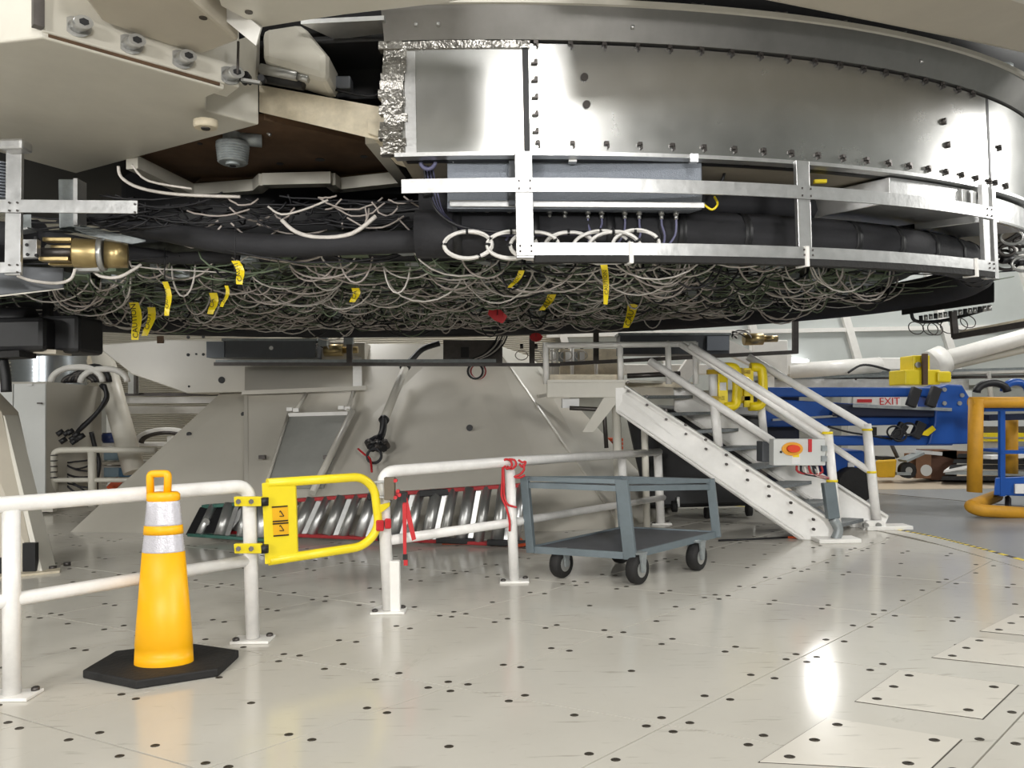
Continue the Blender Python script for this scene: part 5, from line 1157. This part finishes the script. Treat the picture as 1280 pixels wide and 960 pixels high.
for y in (543.5, 550): MB().bar(P(1228, y, 14), P(1300, y, 14), .3, .07 if y < 548 else .04).build('beam', m_yel, ys)
pbox(1230, 552, 1262, 562, 14.1, .3, m_paper, 'goods', ys); pbox(1228, 526, 1300, 538, 14.1, .3, m_cab, 'goods', ys); pbox(1232, 533, 1300, 541, 14.0, .3, m_dsteel, 'goods', ys)
# pipes and truss on the right wall
pt = thing('wall_pipe', 'thick white pipe with flange rising to the right', 'pipe', P(1180, 450, 15.5)); 
MB().tube([P(1184, 448, 15.5), P(1400, 388, 15.0)], .17, 14).build('pipe', m_white, pt); MB().cyl(P(1164, 456, 15.5), P(1180, 449, 15.5), .3, n=18).build('flange', m_white, pt)
MB().tube([P(1180, 460, 15.6), P(1400, 410, 15.2)], .07, 10).build('thin_pipe', m_cream, pt)
MB().bar(P(1180, 454, 15.7), P(1400, 398, 15.4), .1, .12).build('truss_chord', m_dsteel, pt)
hp_ = thing('wall_pipe', 'thick white horizontal pipe behind the stair handrails', 'pipe', P(1060, 460, 15.6)); MB().tube([P(985, 464, 15.6), P(1100, 456, 15.6)], .16, 14).build('pipe', m_white, hp_); pbox(1098, 447, 1145, 462, 15.5, .3, m_white, 'bracket', hp_, .02); pbox(945, 440, 990, 468, 15.5, .4, m_white, 'saddle', hp_, .03)
MB().tube(cr_curve([P(1060, 466, 15.3), P(1075, 457, 15.3), P(1090, 457, 15.3), P(1112, 463, 15.3)], 4), .025, 6).build('loose_cable', m_cableb, hp_)
wr = thing('wall_rail', 'grey horizontal girder along the right wall below the pipes', 'girder', P(1120, 478, 16)); MB().bar(P(945, 473, 16), P(1400, 460, 16), .3, .14).build('beam', m_galv, wr); MB().bar(P(945, 477, 15.95), P(1140, 472, 15.95), .2, .05).build('edge', m_dsteel, wr)
wt = thing('pipe_railing', 'thin white pipe railing on the right wall', 'railing', P(1230, 490, 15.8)); MB().tube([P(1190, 467, 15.8), P(1400, 461, 15.8)], .035, 8).build('rail', m_white, wt); MB().tube([P(1190, 472, 15.8), P(1400, 468, 15.8)], .03, 8).build('rail', m_dsteel, wt); MB().tube([P(1235, 464, 15.8), P(1239, 500, 15.8)], .05, 8).build('post', m_white, wt)
dp = thing('plastic_drape', 'crumpled translucent grey plastic drape along the wall behind the boom', 'drape', P(1060, 487, 15.2))
vs = []; fs = []; nx, nz = 26, 5
for i in range(nx):
    for j in range(nz): vs.append(P(960+i*10, 474+j*5, 15.75+.12*math.sin(i*1.3+j*.6)+.05*math.sin(i*3.1)))
for i in range(nx-1):
    for j in range(nz-1): fs.append((i*nz+j, (i+1)*nz+j, (i+1)*nz+j+1, i*nz+j+1))
o = MB().add(vs, fs, True).build('sheet', m_paper, dp); md = o.modifiers.new('solid', 'SOLIDIFY'); md.thickness = .02
tl_ = thing('tube_light', 'dark tube lamp with white end behind the boom', 'lamp', P(1042, 475, 15)); MB().cyl(P(1036, 475, 16.6), P(1062, 475, 16.6), .05, n=10).bar(P(1050, 475, 16.6), P(1050, 475, 16.9), .05, .05).build('tube', m_dsteel, tl_); MB().cyl(P(1032, 474.5, 16.6), P(1037, 475, 16.6), .06, n=10).build('cap', m_paper, tl_)
tw = thing('fluorescent_lamp', 'white fluorescent lamp on the wall right of the stair top', 'lamp', P(995, 452, 15.2)); MB().tube([P(984, 449, 16.8), P(1010, 452, 16.8)], .05, 8).bar(P(997, 450, 16.8), P(997, 450, 16.9), .05, .05).build('tube', M('fluor', '#ffffff', .4, emit=4), tw)
# truss pieces behind the stair head
tq = thing('dome_truss', 'white dome truss joint with gusset plates behind the stair head', 'truss', P(890, 470, 14.5))
MB().bar(P(848, 478, 14.5), P(870, 446, 14.5), .25, .2, (0, 1, 0)).build('strut', m_white, tq); MB().bar(P(905, 432, 14.5), P(965, 462, 14.5), .25, .2, (0, 1, 0)).build('strut', m_white, tq); pbox(780, 455, 905, 468, 14.8, .2, m_white, 'chord', tq, .02); pbox(780, 484, 860, 498, 14.8, .2, m_cream, 'chord', tq); pbox(940, 425, 985, 470, 14.9, .2, m_white, 'gusset', tq, .02); pbox(955, 465, 968, 604, 14.95, .2, m_white, 'column', tq)
# red low shelf between pedestal and landing
ro = thing('orange_crate', 'orange red slatted crate behind the pedestal right edge', 'crate', P(762, 570, 11.6))
for k in range(5): pbox(744, 548+k*5, 779, 551.5+k*5, 11.6, .4, m_orange, 'slat', ro)
# ================================================================== LEFT BACKGROUND
YC = G(92, 640).y
cbn = thing('electrical_cabinet', 'tall pale grey electrical cabinet behind the left railing', 'cabinet', P(60, 641, YC))
p0, p1_, p2 = P(58, 640, YC), P(-120, 648, YC-.4), P(127, 632, YC+1.1)
h = lambda p, y: V((p.x, p.y, zpx(y, p)))
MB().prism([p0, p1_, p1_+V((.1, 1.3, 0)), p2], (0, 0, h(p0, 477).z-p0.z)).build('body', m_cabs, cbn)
nrm = V((0, -.03, 0)); q0, q1 = p0, p0+(p1_-p0)*.24
for u0, u1 in ((.0, .23), (.235, .7)):
    a, b = p0+(p1_-p0)*u0, p0+(p1_-p0)*u1
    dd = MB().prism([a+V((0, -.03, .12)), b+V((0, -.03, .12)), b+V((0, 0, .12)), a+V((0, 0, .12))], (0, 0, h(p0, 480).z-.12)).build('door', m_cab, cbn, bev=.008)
    if u0 == 0: pbox(46, 503, 52, 505, YC-.1, .02, m_dsteel, 'label', dd); pbox(34, 479.5, 40, 482, YC-.1, .02, m_paper, 'label', dd)
pbox(8, 530, 15, 560, YC-.15, .06, m_steel, 'handle', cbn, .01)
pbox(34, 628, 66, 640, YC-.2, .1, m_cream, 'plinth', cbn)
c = P(40, 632, YC-.21); MB().cyl(c, c+V((0, .02, 0)), .025, n=10).build('plinth_bolt', m_black, cbn)
cbd = thing('cable_bundle', 'black cable bundle looping from the cabinet side down to the floor', 'cable bundle', P(95, 560, YC+.4))
for k in range(5):
    pts = [(126+k, 481), (133, 490+k*.5), (133-k*.4, 500), (122, 515), (106, 530+k*.4), (90, 541+k), (72, 552+k)]
    MB().tube(cr_curve([P(x, y, YC+.7-k*.03) for x, y in pts], 4), .035, 7).build('cable', m_cableb, cbd)
for k in range(10): 
    x, y = random.uniform(70, 98), random.uniform(540, 556); MB().cyl(P(x, y, YC+.05), P(x+8, y-5, YC+.1), .04, n=7).build('plug', m_black, cbd)
for k in range(9): MB().tube(cr_curve([P(73, 560+k*3, YC+.4), P(80, 577+k*4-(k % 3)*3, YC+.4), P(95, 577+k*5+(k % 2)*4, YC+.4), P(112, 575+k*7, YC+.4)], 4), .014, 6).build('lead', m_cableb, cbd)
MB().tube(cr_curve([P(72, 560, YC+.35), P(71, 580, YC+.35), P(74, 605, YC+.35), P(73, 640, YC+.35)], 4), .035, 7).build('cable', m_cableb, cbd)
MB().tube(cr_curve([P(114, 540, YC+.6), P(119, 560, YC+.6), P(124, 580, YC+.6), P(120, 605, YC+.6), P(122, 625, YC+.6)], 4), .035, 7).build('cable', m_cableb, cbd)
rc = thing('back_railing', 'cream tube railing in front of the cables beside the cabinet', 'railing', P(110, 640, YC))
Yq = YC-.1
MB().tube(arcpts([G(69, 637), P(67, 563, Yq), P(115, 562, Yq), P(195, 563, Yq)], .12), .045, 10).build('top_rail', m_cream, rc); MB().tube([P(68, 600, Yq), P(195, 600, Yq)], .035, 8).build('mid_rail', m_cream, rc); MB().tube([P(116, 633, Yq), P(115, 564, Yq)], .06, 8).build('post', m_cream, rc)
for k in range(5): c = P(67.5, 569+k*7, Yq); MB().cyl(c+V((0, 0, -.006)), c+V((0, 0, .006)), .05, n=10).build('tie_wrap', m_black, rc)
ds = thing('diagonal_strut', 'thick cream diagonal strut standing behind the pedestal', 'strut', P(160, 580, 12.6))
MB().tube([P(126, 438, 12.6), P(168, 590, 12.3)], .17, 14).build('tube', m_cream, ds); pbox(112, 430, 128, 437, 12.5, .3, m_cream, 'top_plate', ds)
MB().prism([P(112, 436, 12.7), P(124, 436, 12.7), P(128, 455, 12.7), P(118, 470, 12.7), P(108, 452, 12.7)], (0, .1, 0)).build('gusset', m_cream2, ds)
ru = thing('ribbed_duct', 'shiny ribbed metal duct standing behind the cabinet', 'duct', P(60, 480, 14.5))
c = P(62, 486, 14.5); prof = []
for i in range(12): prof += [(.62, i*.07), (.66, i*.07+.035)]
MB().lathe(c, prof, 30).build('duct', M('duct_metal', '#b4bac0', .25, .9), ru)
wh = thing('cable_reel', 'white rimmed reel with black hoses on top of the cabinet', 'reel', P(105, 478, YC+.9))
for cx_, r in ((92, .34), (126, .3)):
    c = P(cx_, 478, YC+.9); MB().tube([c+V((r*1.1*math.cos(a)+(.1 if a < 1.6 else 0), 0, r*.72*math.sin(a))) for a in [math.pi*i/14 for i in range(15)]], .05, 8).build('rim', m_white, wh)
for k in range(6): 
    c = P(98+k*4, 478, YC+.95); MB().tube([c+V((.25*math.cos(a), 0, (.12+.03*k)*math.sin(a))) for a in [math.pi*i/10 for i in range(11)]], .04, 7).build('hose', m_black if k % 2 else m_dsteel, wh)
# wall shelf beams and storage shelf at left
for y0, y1, Y, mt, lab in ((491, 495, 15, m_dsteel, 'dark conduit along the siding wall'), (496, 504, 15.2, m_white, 'upper white beam along the siding wall'), (508, 517, 15.1, m_white, 'lower white beam along the siding wall')):
    solo(MB().hexa([P(150, y1, Y), P(300, y1, Y), P(300, y1, Y+.15), P(150, y1, Y+.15), P(150, y0, Y), P(300, y0, Y), P(300, y0, Y+.15), P(150, y0, Y+.15)]), 'wall_beam', mt, lab, 'beam')
cl = thing('wall_column', 'slim white wall column with dark conduit behind the strut', 'column', P(130, 600, 14.6)); pbox(124, 478, 133, 610, 14.6, .2, m_cab, 'post', cl); pbox(160, 462, 167, 492, 14.8, .2, m_cab, 'post', cl); pbox(167, 465, 170, 492, 14.8, .1, m_dsteel, 'conduit', cl)
sh_ = thing('storage_shelf', 'white storage shelf with clear bins seen through the back railing', 'shelf', P(150, 605, 13.4))
for y in (555, 578, 599): MB().bar(P(128, y, 13.4), P(215, y, 13.4), .5, .05).build('shelf_board', m_white, sh_)
for x in (130, 213): MB().bar(P(x, 545, 13.4), P(x, 606, 13.4), .08, .08, (0, 1, 0)).build('upright', m_white, sh_)
for x0, x1, y0, y1, mt, lab in ((129, 148, 562, 577, m_bin, 'pale clear bin on the upper storage shelf'), (129, 148, 582, 598, m_bin, 'pale clear bin on the lower storage shelf'), (148, 160, 563, 577, M('bin_blue2', '#7fa3c2', .4), 'light blue bin on the upper storage shelf'), (148, 161, 582, 598, M('bin_blue3', '#5d88ad', .4), 'mid blue bin on the lower storage shelf')):
    t = thing('storage_bin', lab, 'bin', P((x0+x1)/2, y1, 13.35), 'bins on the storage shelf'); pbox(x0, y0+2, x1, y1-1.5, 13.2, .35, mt, 'tub', t, .02); pbox(x0-.5, y0+1, x1+.5, y0+2.5, 13.18, .4, m_paper, 'lid', t)
MBk = thing('blue_basin', 'dark blue basin on the top storage shelf', 'basin', P(138, 554, 13.3)); c = P(137, 553.5, 13.3); MB().lathe(c, [(.10, 0), (.13, .06), (.14, .13), (.11, .17)], 20).build('bowl', M('basin_blue', '#1c2f63', .4), MBk); MB().lathe(c+V((0, 0, .168)), [(.115, 0), (.115, .01)], 20).build('rim', m_navy, MBk)
hl = thing('hose_reel', 'white hose reel arch behind the pedestal left slope', 'hose reel', P(200, 552, 13.0))
c = P(207, 553, 13.0)
for r in (.52, .42): MB().tube([c+V((r*math.cos(a), 0, r*.42*math.sin(a))) for a in [math.pi*i/14 for i in range(15)]], .045, 8).build('arch', m_white if r > .5 else m_dsteel, hl)
od = solo(MB().bar(P(137, 612, 12.0), P(149, 600, 12.0), .12, .05, (0, 1, 0)), 'orange_bar', m_orange, 'orange bar leaning behind the left slope of the pedestal', 'bar')
